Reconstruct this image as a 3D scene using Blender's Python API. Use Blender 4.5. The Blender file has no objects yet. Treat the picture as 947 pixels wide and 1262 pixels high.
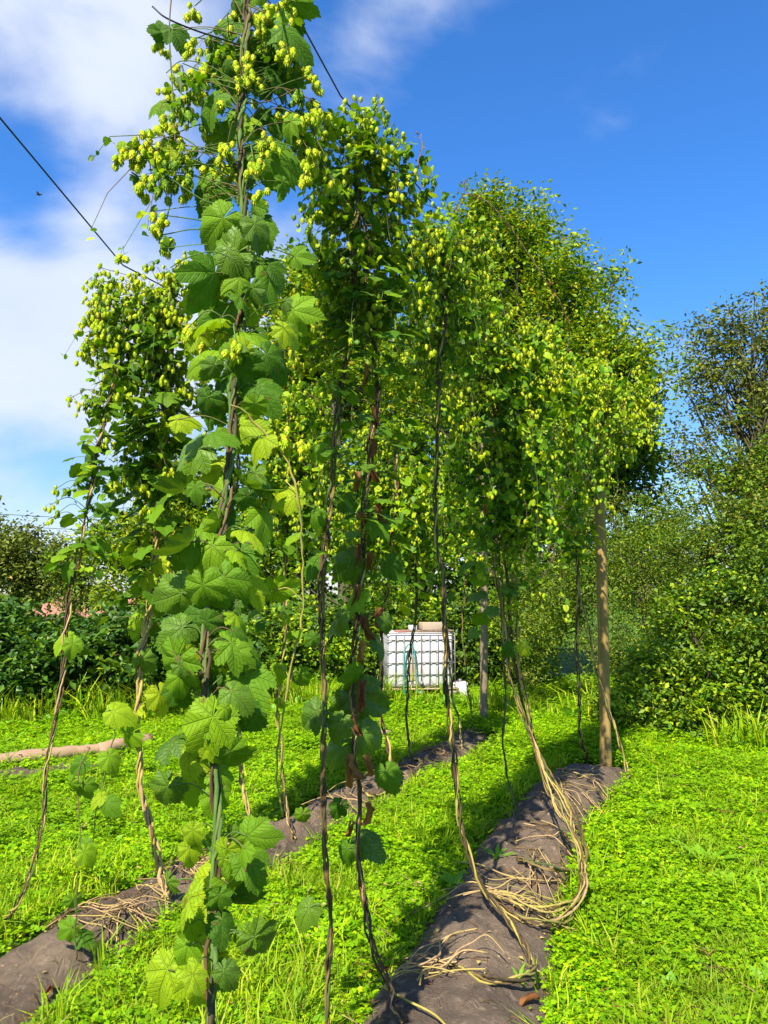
import bpy, math
import numpy as np
from mathutils import Vector, Matrix, Quaternion, noise as mnoise

R = math.radians
rng = np.random.default_rng(7)
scene = bpy.context.scene
COL = scene.collection

# ------------------------------------------------------------------ camera
W0, H0, F0 = 947.0, 1262.0, 948.0
CAM = np.array((0.0, 0.0, 1.6))
PITCH = R(6.0)
cam_d = bpy.data.cameras.new('camera')
cam = bpy.data.objects.new('camera', cam_d)
COL.objects.link(cam)
cam.location = CAM
cam.rotation_euler = (R(90) + PITCH, 0, 0)
cam_d.sensor_fit = 'VERTICAL'
cam_d.angle = 2 * math.atan(H0 / 2 / F0)
cam_d.clip_start = 0.05
cam_d.clip_end = 2000
scene.camera = cam

FWD = np.array((0, math.cos(PITCH), math.sin(PITCH)))
UPC = np.array((0, -math.sin(PITCH), math.cos(PITCH)))
RGT = np.array((1.0, 0, 0))

def ray(px, py):
    return FWD + RGT * ((px - W0 / 2) / F0) - UPC * ((py - H0 / 2) / F0)

def P(px, py, y):
    """point of the place seen at a photo pixel, y metres north of the camera"""
    d = ray(px, py)
    return CAM + d * (y / d[1])

def G(px, py, z=0.0):
    d = ray(px, py)
    return CAM + d * ((z - CAM[2]) / d[2])

# ------------------------------------------------------------------ light
SUN_AZ, SUN_EL = R(202), R(46)
sdir = Vector((math.sin(SUN_AZ) * math.cos(SUN_EL), math.cos(SUN_AZ) * math.cos(SUN_EL), math.sin(SUN_EL)))
sl = bpy.data.lights.new('sun', 'SUN')
sl.energy = 4.6
sl.angle = R(0.53)
sl.color = (1.0, 0.93, 0.77)
so = bpy.data.objects.new('sun', sl)
COL.objects.link(so)
so.rotation_euler = sdir.to_track_quat('Z', 'Y').to_euler()
so.location = (-3, -6, 12)

scene.view_settings.view_transform = 'Standard'
scene.view_settings.look = 'None'
scene.view_settings.exposure = 1.27
scene.view_settings.gamma = 1.0
scene.cycles.max_bounces = 6
scene.cycles.diffuse_bounces = 3
scene.cycles.transmission_bounces = 3
scene.cycles.transparent_max_bounces = 4

class NT:
    """terse node-tree builder"""
    def __init__(s, nt):
        s.nt = nt; nt.nodes.clear()
    def n(s, typ, _in=None, **kw):
        nd = s.nt.nodes.new(typ)
        for k, v in kw.items():
            setattr(nd, k, v)
        for k, v in (_in or {}).items():
            sock = nd.inputs[k]
            if isinstance(v, bpy.types.NodeSocket):
                s.nt.links.new(v, sock)
            else:
                sock.default_value = v
        return nd
    def m(s, op, a, b=None, c=None, clamp=False):
        i = {0: a}
        if b is not None: i[1] = b
        if c is not None: i[2] = c
        return s.n('ShaderNodeMath', i, operation=op, use_clamp=clamp).outputs[0]
    def ramp(s, fac, stops, interp='LINEAR'):
        nd = s.n('ShaderNodeValToRGB', {'Fac': fac})
        cr = nd.color_ramp; cr.interpolation = interp
        while len(cr.elements) < len(stops): cr.elements.new(0.5)
        for e, (p, c) in zip(cr.elements, stops):
            e.position = p; e.color = (*c, 1) if len(c) == 3 else c
        return nd.outputs['Color']
    def rng(s, v, a, b, c=0.0, d=1.0, smooth=False):
        return s.n('ShaderNodeMapRange', {'Value': v, 'From Min': a, 'From Max': b, 'To Min': c, 'To Max': d},
                   interpolation_type='SMOOTHSTEP' if smooth else 'LINEAR').outputs[0]
    def mix(s, f, a, b, blend='MIX'):
        nd = s.n('ShaderNodeMix', None, data_type='RGBA', blend_type=blend)
        for k, v in ((0, f), (6, a), (7, b)):
            if isinstance(v, bpy.types.NodeSocket): s.nt.links.new(v, nd.inputs[k])
            else: nd.inputs[k].default_value = v if k == 0 else (*v[:3], 1)
        return nd.outputs[2]
    def noise(s, vec, scale, detail=4, rough=.55, dist=0.0):
        i = {'Scale': scale, 'Detail': detail, 'Roughness': rough, 'Distortion': dist}
        if vec is not None: i['Vector'] = vec
        return s.n('ShaderNodeTexNoise', i).outputs['Fac']

world = bpy.data.worlds.new('World')
scene.world = world
world.use_nodes = True
w = NT(world.node_tree)
sky = w.n('ShaderNodeTexSky', sky_type='NISHITA', sun_disc=False, sun_elevation=SUN_EL, sun_rotation=SUN_AZ,
          air_density=1.0, dust_density=0.4, ozone_density=2.5)
hs = w.n('ShaderNodeHueSaturation', {'Saturation': 1.22, 'Value': 1.0, 'Color': sky.outputs[0]}).outputs[0]
tc = w.n('ShaderNodeTexCoord').outputs['Generated']
elv = w.n('ShaderNodeSeparateXYZ', {0: tc}).outputs[2]
tint = w.mix(w.rng(elv, .02, .42, 0, 1, True), (0.92, 0.92, 1.08), (0.80, 1.22, 1.62))
skyc = w.mix(1.0, hs, tint, 'MULTIPLY')
mp = w.n('ShaderNodeMapping', {'Vector': tc, 'Scale': (1.0, 1.0, 1.7), 'Location': (3.1, 0.4, 0.2)}).outputs[0]
n1 = w.noise(mp, 2.6, 9, .52, .25)
n2 = w.noise(mp, 7.5, 6, .5, .1)
dens = w.m('ADD', w.m('MULTIPLY_ADD', n1, 1.55, -.4), w.m('MULTIPLY', n2, .28))
sx = w.n('ShaderNodeSeparateXYZ', {0: tc}).outputs[0]
dens = w.m('ADD', dens, w.rng(sx, -0.42, 0.12, 0.07, -0.16, True))
for (px, py, rad, amt) in ((60, 40, .22, .15), (175, 190, .17, .13), (55, 420, .17, .22), (40, 290, .07, -.10), (45, 235, .09, -.11),
                           (0, 585, .05, .10), (20, 545, .05, -.10), (470, 75, .10, .09), (720, 228, .07, .12),
                           (640, 130, .16, -.1), (330, 290, .09, .12), (30, 640, .07, .03), (820, 330, .14, -.1), (160, 610, .06, .02), (900, 40, .3, -.12), (860, 180, .2, -.08)):
    d = ray(px, py); d = d / np.linalg.norm(d)
    nd = w.n('ShaderNodeVectorMath', {0: tc, 1: tuple(d)}, operation='DISTANCE')
    dens = w.m('ADD', dens, w.rng(nd.outputs['Value'], 0.0, rad, amt, 0.0, True))
cl = w.rng(dens, .38, .84, 0.0, 0.88, True)
ccol = w.mix(w.noise(mp, 3.4, 5), (4.2, 4.8, 5.9), (6.3, 6.6, 7.3))
fin = w.mix(cl, skyc, ccol)
bg = w.n('ShaderNodeBackground', {'Color': fin, 'Strength': 0.069})
w.n('ShaderNodeOutputWorld', {'Surface': bg.outputs[0]})

# ------------------------------------------------------------------ materials
def mat(name):
    m = bpy.data.materials.new(name); m.use_nodes = True
    return m, NT(m.node_tree)

def rnd_value(t):
    a = t.n('ShaderNodeObjectInfo').outputs['Random']
    b = t.n('ShaderNodeNewGeometry').outputs['Random Per Island']
    return t.m('FRACT', t.m('ADD', t.m('MULTIPLY', a, 7.31), b))

def leafy(name, stops, trans=.35, rough=.5, veins=False, spots=False, drift=None, spec=.3, tcol=(1.25, 1.15, .5)):
    m, t = mat(name)
    r = rnd_value(t)
    col = t.ramp(r, stops)
    norm = None
    if drift:
        pos = t.n('ShaderNodeNewGeometry').outputs['Position']
        col = t.mix(t.rng(t.noise(pos, 1.1, 4, .6), .42, .68, 0, .75, True), col, drift)
        col = t.mix(t.rng(t.noise(pos, 4.5, 3, .6), .5, .75, 0, .5, True), col, tuple(x * .45 for x in drift))
    if veins:
        uv = t.n('ShaderNodeUVMap').outputs[0]
        s = t.n('ShaderNodeSeparateXYZ', {0: uv})
        x, y = s.outputs[0], s.outputs[1]
        ang = t.m('ARCTAN2', x, y)
        k = R(55)
        af = t.m('SUBTRACT', ang, t.m('MULTIPLY', t.m('ROUND', t.m('DIVIDE', ang, k)), k))
        rr = t.m('SQRT', t.m('ADD', t.m('MULTIPLY', x, x), t.m('MULTIPLY', y, y)))
        u = t.m('MULTIPLY', rr, t.m('COSINE', af))
        v = t.m('ABSOLUTE', t.m('MULTIPLY', rr, t.m('SINE', af)))
        main = t.rng(v, 0.006, 0.02, 1, 0, True)
        f = t.m('FRACT', t.m('SUBTRACT', t.m('MULTIPLY', u, 11.0), t.m('MULTIPLY', v, 9.0)))
        side = t.rng(t.m('ABSOLUTE', t.m('SUBTRACT', f, .5)), 0.0, .14, 1, 0, True)
        vein = t.m('MAXIMUM', main, t.m('MULTIPLY', side, .55))
        col = t.mix(t.m('MULTIPLY', vein, .16), col, (.28, .40, .06))
        blotch = t.noise(t.n('ShaderNodeTexCoord').outputs['Object'], 9, 3)
        col = t.mix(t.rng(blotch, .35, .75, 0, .45), col, (.16, .27, .025))
        wear = t.noise(t.n('ShaderNodeNewGeometry').outputs['Position'], 38, 2, .4)
        col = t.mix(t.rng(wear, .68, .74, 0, .7), col, (.17, .10, .025))
        rag = t.noise(t.n('ShaderNodeTexCoord').outputs['Object'], 30, 3)
        norm = t.n('ShaderNodeBump', {'Strength': .8, 'Distance': .004, 'Height': t.m('ADD', t.m('MULTIPLY', vein, -1.0), t.m('MULTIPLY', rag, .5))}).outputs[0]
    if spots:
        nz = t.noise(t.n('ShaderNodeTexCoord').outputs['Object'], 60, 3)
        col = t.mix(t.rng(nz, .55, .8, 0, .5), col, (.22, .15, .03))
    i = {'Base Color': col, 'Roughness': rough, 'Specular IOR Level': spec}
    if norm is not None: i['Normal'] = norm
    p = t.n('ShaderNodeBsdfPrincipled', i)
    tr = t.n('ShaderNodeBsdfTranslucent', {'Color': t.mix(1.0, col, tcol, 'MULTIPLY')})
    mx = t.n('ShaderNodeMixShader', {0: trans, 1: p.outputs[0], 2: tr.outputs[0]})
    t.n('ShaderNodeOutputMaterial', {'Surface': mx.outputs[0]})
    return m

def barky(name, c1, c2, c3, scale=40, stretch=(1, 1, .12), rough=.85, bump=.6):
    m, t = mat(name)
    tcn = t.n('ShaderNodeTexCoord').outputs['Object']
    mpn = t.n('ShaderNodeMapping', {'Vector': tcn, 'Scale': stretch}).outputs[0]
    a = t.noise(mpn, scale, 5, .6)
    b = t.noise(tcn, 3.0, 3)
    r = rnd_value(t)
    col = t.mix(t.rng(a, .3, .7), c1, c2)
    col = t.mix(t.rng(t.m('ADD', b, t.m('MULTIPLY', t.m('SUBTRACT', r, .5), .35)), .48, .62), col, c3)
    bp = t.n('ShaderNodeBump', {'Strength': bump, 'Distance': .004, 'Height': a}).outputs[0]
    p = t.n('ShaderNodeBsdfPrincipled', {'Base Color': col, 'Roughness': rough, 'Specular IOR Level': .25, 'Normal': bp})
    t.n('ShaderNodeOutputMaterial', {'Surface': p.outputs[0]})
    return m

def plain(name, c, rough=.6, metal=0.0, var=.0, scale=8, c2=None, bump=0.0):
    m, t = mat(name)
    tcn = t.n('ShaderNodeTexCoord').outputs['Object']
    nz = t.noise(tcn, scale, 6, .6)
    col = t.mix(t.rng(nz, .4, .68, 0, var), c, c2 or tuple(x * .4 for x in c))
    i = {'Base Color': col, 'Roughness': rough, 'Metallic': metal}
    if bump: i['Normal'] = t.n('ShaderNodeBump', {'Strength': bump, 'Distance': .01, 'Height': nz}).outputs[0]
    p = t.n('ShaderNodeBsdfPrincipled', i)
    t.n('ShaderNodeOutputMaterial', {'Surface': p.outputs[0]})
    return m

M = {}
M['hop_leaf'] = leafy('hop_leaf', [(0, (.030, .11, .003)), (.35, (.06, .17, .004)), (.7, (.12, .26, .005)), (1, (.20, .36, .008))], .40, .55, veins=True, spec=.2)
M['hop_leaf_young'] = leafy('hop_leaf_young', [(0, (.15, .32, .005)), (.5, (.25, .42, .006)), (1, (.42, .52, .010))], .45, .5, veins=True, spec=.2)
M['hop_leaf_blue'] = leafy('hop_leaf_blue', [(0, (.045, .115, .006)), (1, (.10, .20, .008))], .28, .42, veins=True)
M['hop_small'] = leafy('hop_small', [(0, (.035, .10, .002)), (.4, (.085, .21, .003)), (.75, (.18, .34, .005)), (1, (.32, .47, .008))], .42, .5)
M['hop_bright'] = leafy('hop_bright', [(0, (.06, .18, .004)), (.4, (.18, .34, .006)), (1, (.45, .55, .012))], .42, .5)
M['cone'] = leafy('hop_cone', [(0, (.22, .38, .010)), (.45, (.42, .55, .012)), (.85, (.64, .66, .020)), (1, (.62, .46, .05))], .32, .6, spec=.15)
M['cone_green'] = leafy('hop_cone_green', [(0, (.07, .18, .01)), (.6, (.16, .30, .014)), (1, (.34, .44, .02))], .3, .6, spec=.15)
M['dead_leaf'] = leafy('dead_leaf', [(0, (.10, .035, .012)), (.5, (.20, .075, .022)), (1, (.32, .15, .05))], .2, .8)
M['tree_leaf'] = leafy('tree_leaf', [(0, (.05, .13, .004)), (.35, (.13, .25, .006)), (.7, (.26, .38, .008)), (.93, (.42, .46, .010)), (1, (.55, .36, .016))], .38, .5)
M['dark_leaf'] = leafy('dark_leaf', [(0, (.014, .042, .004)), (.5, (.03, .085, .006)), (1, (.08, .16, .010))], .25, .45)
M['olive_leaf'] = leafy('olive_leaf', [(0, (.055, .085, .010)), (.5, (.12, .16, .018)), (.9, (.21, .24, .030)), (1, (.32, .24, .05))], .3, .55)
M['shrub_leaf'] = leafy('shrub_leaf', [(0, (.035, .09, .004)), (.5, (.10, .19, .008)), (.85, (.20, .30, .010)), (1, (.36, .40, .018))], .32, .5)
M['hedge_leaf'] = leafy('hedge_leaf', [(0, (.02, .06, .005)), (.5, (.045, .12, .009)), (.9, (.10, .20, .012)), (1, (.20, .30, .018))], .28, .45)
M['clover'] = leafy('clover', [(0, (.09, .25, .003)), (.4, (.20, .42, .004)), (.8, (.33, .54, .005)), (1, (.48, .60, .008))], .42, .6, spec=.12, drift=(.17, .33, .006))
M['grass'] = leafy('grass_blade', [(0, (.13, .28, .004)), (.5, (.28, .46, .006)), (.9, (.46, .56, .010)), (1, (.52, .44, .08))], .42, .55, spec=.15, drift=(.22, .33, .02))
M['weed'] = leafy('weed_leaf', [(0, (.12, .32, .012)), (1, (.26, .46, .02))], .4, .5)
M['stem_brown'] = barky('stem_brown', (.045, .026, .012), (.13, .072, .032), (.17, .12, .04), 60)
M['stem_dark'] = barky('stem_dark', (.028, .024, .012), (.09, .06, .03), (.06, .10, .02), 60)
M['stem_tan'] = barky('stem_tan', (.26, .16, .07), (.42, .29, .14), (.34, .26, .08), 60)
M['stem_green'] = barky('stem_green', (.05, .10, .02), (.11, .18, .035), (.13, .09, .04), 60)
M['stem_yellow'] = barky('stem_yellow', (.25, .20, .05), (.40, .32, .07), (.20, .19, .045), 60)
M['bark'] = barky('bark', (.035, .028, .016), (.085, .065, .04), (.06, .06, .025), 14)
M['post_wood'] = barky('post_wood', (.17, .11, .03), (.36, .24, .08), (.22, .17, .045), 22, (1, 1, .05))
M['grey_wood'] = barky('grey_wood', (.12, .085, .055), (.26, .19, .13), (.2, .15, .09), 22, (1, 1, .05))
M['log'] = barky('log', (.26, .15, .095), (.42, .26, .17), (.30, .20, .12), 12, (.1, 1, 1))
M['plank'] = barky('plank', (.28, .19, .12), (.46, .34, .23), (.34, .27, .2), 14, (.1, 1, 1))
M['wire'] = plain('wire', (.03, .03, .035), .5, .6)
M['poly'] = plain('white_poly', (.60, .58, .60), .45, 0, .7, 4, (.38, .34, .31))
M['cage'] = plain('cage_steel', (.24, .225, .22), .55, .4, .5, 20)
M['hose'] = plain('hose', (.02, .22, .20), .4)
M['stone'] = plain('stone', (.50, .44, .40), .9, 0, .6, 14, (.28, .24, .2), .6)
M['insect_skin'] = plain('insect', (.03, .03, .04), .7)
M['wall'] = plain('render_wall', (.55, .5, .42), .9, 0, .3, 3)
M['roof'] = plain('clay_tile', (.34, .15, .11), .85, 0, .5, 3, (.2, .1, .08))
M['glass'] = plain('window_glass', (.05, .06, .07), .1)

def fabric_mat():
    m, t = mat('mulch_fabric')
    tcn = t.n('ShaderNodeTexCoord').outputs['Object']
    a = t.noise(tcn, 2.2, 6, .6); b = t.noise(tcn, 22, 5, .65); c = t.noise(tcn, 160, 2)
    col = t.mix(t.rng(a, .38, .62), (.085, .060, .042), (.19, .135, .09))
    col = t.mix(t.rng(b, .56, .74, 0, .8), col, (.34, .25, .17))
    col = t.mix(t.rng(c, .6, .75, 0, .5), col, (.03, .026, .024))
    wv = t.n('ShaderNodeTexWave', {'Vector': tcn, 'Scale': 70, 'Distortion': 3.0, 'Detail': 2}, bands_direction='DIAGONAL').outputs['Fac']
    cr = t.noise(t.n('ShaderNodeMapping', {'Vector': tcn, 'Scale': (1, 1, 1), 'Rotation': (0, 0, .5)}).outputs[0], 7, 7, .7, 1.4)
    h = t.m('ADD', t.m('MULTIPLY', t.m('ADD', b, t.m('MULTIPLY', t.m('ABSOLUTE', t.m('SUBTRACT', cr, .5)), -6.0)), 1.2), t.m('ADD', t.m('MULTIPLY', wv, .25), t.m('MULTIPLY', c, .5)))
    bp = t.n('ShaderNodeBump', {'Strength': .9, 'Distance': .009, 'Height': h}).outputs[0]
    p = t.n('ShaderNodeBsdfPrincipled', {'Base Color': col, 'Roughness': .8, 'Specular IOR Level': .3, 'Normal': bp})
    t.n('ShaderNodeOutputMaterial', {'Surface': p.outputs[0]})
    return m
M['fabric'] = fabric_mat()

def ground_mat():
    m, t = mat('ground_soil_and_moss')
    tcn = t.n('ShaderNodeTexCoord').outputs['Object']
    a = t.noise(tcn, 1.3, 5); b = t.noise(tcn, 30, 6, .7); c = t.noise(tcn, 90, 3, .7)
    col = t.mix(t.rng(b, .35, .65), (.035, .07, .008), (.09, .20, .012))
    col = t.mix(t.rng(c, .5, .7, 0, .6), col, (.06, .045, .02))
    col = t.mix(t.rng(a, .45, .7, 0, .4), col, (.11, .20, .012))
    bp = t.n('ShaderNodeBump', {'Strength': 1.0, 'Distance': .03, 'Height': b}).outputs[0]
    p = t.n('ShaderNodeBsdfPrincipled', {'Base Color': col, 'Roughness': .9, 'Specular IOR Level': .1, 'Normal': bp})
    t.n('ShaderNodeOutputMaterial', {'Surface': p.outputs[0]})
    return m
M['ground'] = ground_mat()

# ------------------------------------------------------------------ mesh helpers
class Acc:
    """collects vertices and faces of any size; build() makes one mesh"""
    def __init__(s): s.V = []; s.F = []; s.n = 0; s.MI = []; s.UV = []
    def add(s, V, *Fs, mi=0, uv=None):
        V = np.asarray(V, float).reshape(-1, 3)
        for F in Fs:
            F = np.asarray(F, int)
            if F.size: s.F.append(F + s.n); s.MI.append(np.full(len(F), mi))
        s.V.append(V); s.UV.append(V[:, :2] if uv is None else uv); s.n += len(V)
    def stamp(s, T, Mx, L, mi=0):
        V, Fs = T
        N = len(L)
        if not N: return
        W = np.einsum('nij,vj->nvi', Mx, V) + np.asarray(L)[:, None, :]
        off = (np.arange(N) * len(V))[:, None, None]
        s.add(W.reshape(-1, 3), *[(F[None] + off).reshape(-1, F.shape[1]) for F in Fs], mi=mi)
    def mesh(s, name, mats, origin=(0, 0, 0), uv=False, smooth=False):
        me = bpy.data.meshes.new(name)
        V = np.concatenate(s.V) - np.asarray(origin)
        lo = np.concatenate([f.ravel() for f in s.F])
        sz = np.concatenate([np.full(len(f), f.shape[1]) for f in s.F])
        me.vertices.add(len(V)); me.vertices.foreach_set('co', V.astype(np.float32).ravel())
        me.loops.add(len(lo)); me.loops.foreach_set('vertex_index', lo.astype(np.int32))
        me.polygons.add(len(sz))
        me.polygons.foreach_set('loop_start', np.concatenate([[0], np.cumsum(sz)[:-1]]).astype(np.int32))
        me.polygons.foreach_set('material_index', np.concatenate(s.MI).astype(np.int32))
        if smooth: me.polygons.foreach_set('use_smooth', np.ones(len(sz), bool))
        if uv:
            U = np.concatenate(s.UV)
            l = me.uv_layers.new(name='UVMap')
            l.data.foreach_set('uv', U[lo].astype(np.float32).ravel())
        for m_ in (mats if isinstance(mats, (list, tuple)) else [mats]):
            me.materials.append(m_)
        me.update(); me.validate()
        return me

def link(name, me, parent=None, loc=(0, 0, 0), label=None, kind=None):
    o = bpy.data.objects.new(name, me)
    COL.objects.link(o)
    if parent is not None: o.parent = parent
    o.location = tuple(loc)
    if label: o['label'] = label
    if kind: o['kind'] = kind
    return o

def thing(name, label, cat, loc, group=None):
    o = bpy.data.objects.new(name, None)
    o.empty_display_size = .1
    COL.objects.link(o); o.location = tuple(loc)
    o['label'] = label; o['category'] = cat
    if group: o['group'] = group
    return o

def tag(o, label, cat, group=None):
    o['label'] = label; o['category'] = cat
    if group: o['group'] = group
    return o

def nrm(v):
    v = np.asarray(v, float)
    return v / np.maximum(np.linalg.norm(v, axis=-1, keepdims=True), 1e-9)

def frames(tip, nor):
    y = nrm(tip); z = np.asarray(nor, float)
    z = nrm(z - (z * y).sum(-1, keepdims=True) * y)
    x = np.cross(y, z)
    return np.stack([x, y, z], -1)

def catmull(pts, n=8):
    pts = np.asarray(pts, float)
    p = np.vstack([2 * pts[0] - pts[1], pts, 2 * pts[-1] - pts[-2]])
    out = []
    for i in range(1, len(p) - 2):
        t = np.linspace(0, 1, n, endpoint=False)[:, None]
        a, b, c, d = p[i - 1], p[i], p[i + 1], p[i + 2]
        out.append(.5 * ((2 * b) + (-a + c) * t + (2 * a - 5 * b + 4 * c - d) * t ** 2 + (-a + 3 * b - 3 * c + d) * t ** 3))
    out.append(pts[-1:])
    return np.vstack(out)

def resample(path, step):
    d = np.concatenate([[0], np.cumsum(np.linalg.norm(np.diff(path, axis=0), axis=1))])
    n = max(2, int(d[-1] / step) + 1)
    s = np.linspace(0, d[-1], n)
    return np.stack([np.interp(s, d, path[:, k]) for k in range(3)], 1), s

def tube(acc, path, rad, sides=5, mi=0, cap=True):
    path = np.asarray(path, float); n = len(path)
    rad = np.broadcast_to(np.asarray(rad, float), (n,))
    t = nrm(np.gradient(path, axis=0))
    ref = np.array((0.31, .95, .05)) if abs(t[:, 2]).mean() > .7 else np.array((.05, .1, 1.0))
    a = nrm(np.cross(t, ref)); b = np.cross(t, a)
    th = np.linspace(0, 2 * np.pi, sides, endpoint=False)
    V = path[:, None] + rad[:, None, None] * (np.cos(th)[None, :, None] * a[:, None] + np.sin(th)[None, :, None] * b[:, None])
    i = np.arange(n - 1)[:, None] * sides; j = np.arange(sides)[None]
    j2 = (j + 1) % sides
    F = np.stack([i + j, i + j2, i + sides + j2, i + sides + j], -1).reshape(-1, 4)
    Fs = [F]
    if cap: Fs.append(np.array([list(range(sides))[::-1], [(n - 1) * sides + q for q in range(sides)]]))
    acc.add(V.reshape(-1, 3), *Fs, mi=mi)

def box(acc, c, s, rot=None, mi=0, bev=0.0):
    c = np.asarray(c, float); h = np.asarray(s, float) / 2
    if bev <= 0:
        V = np.array([(x, y, z) for x in (-1, 1) for y in (-1, 1) for z in (-1, 1)]) * h
        F = np.array([(0, 1, 3, 2), (4, 6, 7, 5), (0, 4, 5, 1), (2, 3, 7, 6), (0, 2, 6, 4), (1, 5, 7, 3)])
        Fs = [F]
    else:
        me = bpy.data.meshes.new('tmp')
        import bmesh
        bm = bmesh.new(); bmesh.ops.create_cube(bm, size=1)
        for v in bm.verts: v.co = Vector((v.co.x * s[0], v.co.y * s[1], v.co.z * s[2]))
        bmesh.ops.bevel(bm, geom=bm.edges[:], offset=bev, segments=2, affect='EDGES', profile=.5)
        bmesh.ops.triangulate(bm, faces=bm.faces[:])
        V = np.array([v.co[:] for v in bm.verts]); Fs = [np.array([[v.index for v in f.verts] for f in bm.faces])]
        bm.free(); bpy.data.meshes.remove(me)
    if rot is not None: V = V @ np.asarray(rot).T
    acc.add(V + c, *Fs, mi=mi)

def rotz(a):
    return np.array(((math.cos(a), -math.sin(a), 0), (math.sin(a), math.cos(a), 0), (0, 0, 1)))

# ------------------------------------------------------------------ leaf and cone shapes
def hop_leaf_shape(lobes, N, seed, teeth=True, droop=.35, fold=.10):
    """palmate leaf, petiole at the origin, tip to +Y, about 1 unit wide; lobes = [(deg, length, width)]"""
    r_ = np.random.default_rng(seed)
    th = np.linspace(-172, 172, N)
    rr = np.zeros(N)
    for a, L, wd in lobes:
        dd = np.abs(th - a) / wd
        rr = np.maximum(rr, L * np.exp(-.60 * dd ** 1.6))
    rr *= 1 + r_.normal(0, .03, N)
    if teeth: rr *= np.where(np.arange(N) % 2 == 0, 1.04, .96)
    tr = np.radians(th)
    out = np.stack([rr * np.sin(tr), rr * np.cos(tr)], 1)
    mid = out * .52
    V2 = np.vstack([[0, 0], mid, out])
    wid = out[:, 0].max() - out[:, 0].min()
    V2 /= wid
    ang = np.degrees(np.arctan2(V2[:, 0], V2[:, 1]))
    crease = np.abs(((ang / 55.0 + .5) % 1) - .5) * 2
    rad = np.linalg.norm(V2, axis=1)
    z = -droop * rad ** 2 + fold * crease * rad + .06 * r_.normal() * V2[:, 0] + .45 * np.abs(V2[:, 0]) * r_.uniform(-.4, 1.0)
    z += .05 * np.sin(7 * V2[:, 0] + r_.uniform(0, 6)) * rad
    V = np.column_stack([V2, z])
    i = np.arange(N - 1)
    F1 = np.stack([np.zeros(N - 1, int), 1 + i + 1, 1 + i], 1)
    F2 = np.stack([1 + i, 2 + i, 1 + N + i + 1, 1 + N + i], 1)
    return V, [F1, F2], V2

L5 = [(0, 1.0, 34), (52, .84, 30), (-52, .84, 30), (105, .62, 36), (-105, .62, 36), (150, .50, 30), (-150, .50, 30)]
L3 = [(0, 1.0, 46), (54, .76, 42), (-54, .76, 42), (110, .58, 44), (-110, .58, 44), (152, .50, 30), (-152, .50, 30)]
L1 = [(0, 1.0, 52), (50, .72, 60), (-50, .72, 60), (110, .58, 52), (-110, .58, 52), (152, .50, 30), (-152, .50, 30)]

L3b = [(0, 1.0, 40), (50, .84, 36), (-50, .84, 36), (100, .66, 40), (-100, .66, 40), (150, .52, 32), (-150, .52, 32)]

def leaf_meshes(name, kinds, N, mat_, seeds, **kw):
    out = []
    for k in kinds:
        for s in seeds:
            V, Fs, uv = hop_leaf_shape(k, N, s, **kw)
            a = Acc(); a.add(V, *Fs, uv=uv)
            out.append(a.mesh(name, mat_, uv=True, smooth=True))
    return out

LEAF_HI = {c: leaf_meshes('hop_leaf', [L3b, L3, L1, L1], 73, M[c], (1, 2, 8), droop=.9, fold=.14) for c in ('hop_leaf', 'hop_leaf_young', 'hop_leaf_blue')}
LEAF_LO = {c: leaf_meshes('hop_leaf_simple', [L5, L3, L1], 17, M[c], (3, 4), teeth=False) for c in ('hop_leaf', 'hop_leaf_young', 'hop_leaf_blue')}
LEAF_DEAD = leaf_meshes('dead_leaf', [L3, L1], 17, M['dead_leaf'], (5, 6, 7), teeth=True, droop=.9, fold=.5)
for me_ in LEAF_DEAD:      # curled in along the midrib
    co = np.zeros(len(me_.vertices) * 3); me_.vertices.foreach_get('co', co); co = co.reshape(-1, 3)
    x_ = co[:, 0].copy(); an_ = x_ * 5.2
    co[:, 0] = np.sin(an_) * .17 + rng.normal(0, .02, len(co)); co[:, 2] = co[:, 2] * .6 + (1 - np.cos(an_)) * .17 + rng.normal(0, .02, len(co))
    me_.vertices.foreach_set('co', co.ravel()); me_.update()

def T_hop_tiny(seed=0):
    V, Fs, _ = hop_leaf_shape(L1 if seed % 2 else L3, 9, seed, teeth=False, droop=.3)
    N = 9
    V = np.vstack([V[:1], V[1 + N:]])
    i = np.arange(N - 1)
    return V, [np.stack([np.zeros(N - 1, int), 2 + i, 1 + i], 1)]
TINY = [T_hop_tiny(k) for k in range(4)]

def cone_shape(rings, per, seed=0):
    """hop cone hanging along -Z from the origin, 1 unit long: overlapping papery bracts"""
    r_ = np.random.default_rng(seed)
    V = []; F = []
    for k in range(rings):
        f = (k + .3) / rings
        rad = .36 * math.sin(math.pi * min(1, .18 + f * .78)) ** .8
        for j in range(per):
            a = 2 * math.pi * (j + .5 * (k % 2)) / per + r_.uniform(-.1, .1)
            wd = 2 * math.pi / per * .62
            z0 = -f * .82 + .05; L = 1.25 / rings + .12
            n = len(V)
            out = 1.12 + r_.uniform(-.05, .15)
            V += [(rad * .75 * math.cos(a - wd), rad * .75 * math.sin(a - wd), z0 + .02),
                  (rad * .75 * math.cos(a + wd), rad * .75 * math.sin(a + wd), z0 + .02),
                  (rad * out * math.cos(a), rad * out * math.sin(a), z0 - L * .35),
                  (rad * .78 * math.cos(a) * 1.05, rad * .78 * math.sin(a) * 1.05, z0 - L)]
            F += [(n, n + 2, n + 1), (n, n + 3, n + 2), (n + 1, n + 2, n + 3)]
    return np.array(V), [np.array(F)]
CONE_T = cone_shape(4, 5)
CONE_T2 = cone_shape(3, 4)
def cone_mesh(m_):
    out = []
    for s in range(3):
        a = Acc(); V, Fs = cone_shape(5, 5, s); a.add(V, *Fs); out.append(a.mesh('hop_cone', M[m_]))
    return out
CONES_Y = cone_mesh('cone'); CONES_G = cone_mesh('cone_green')

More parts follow.
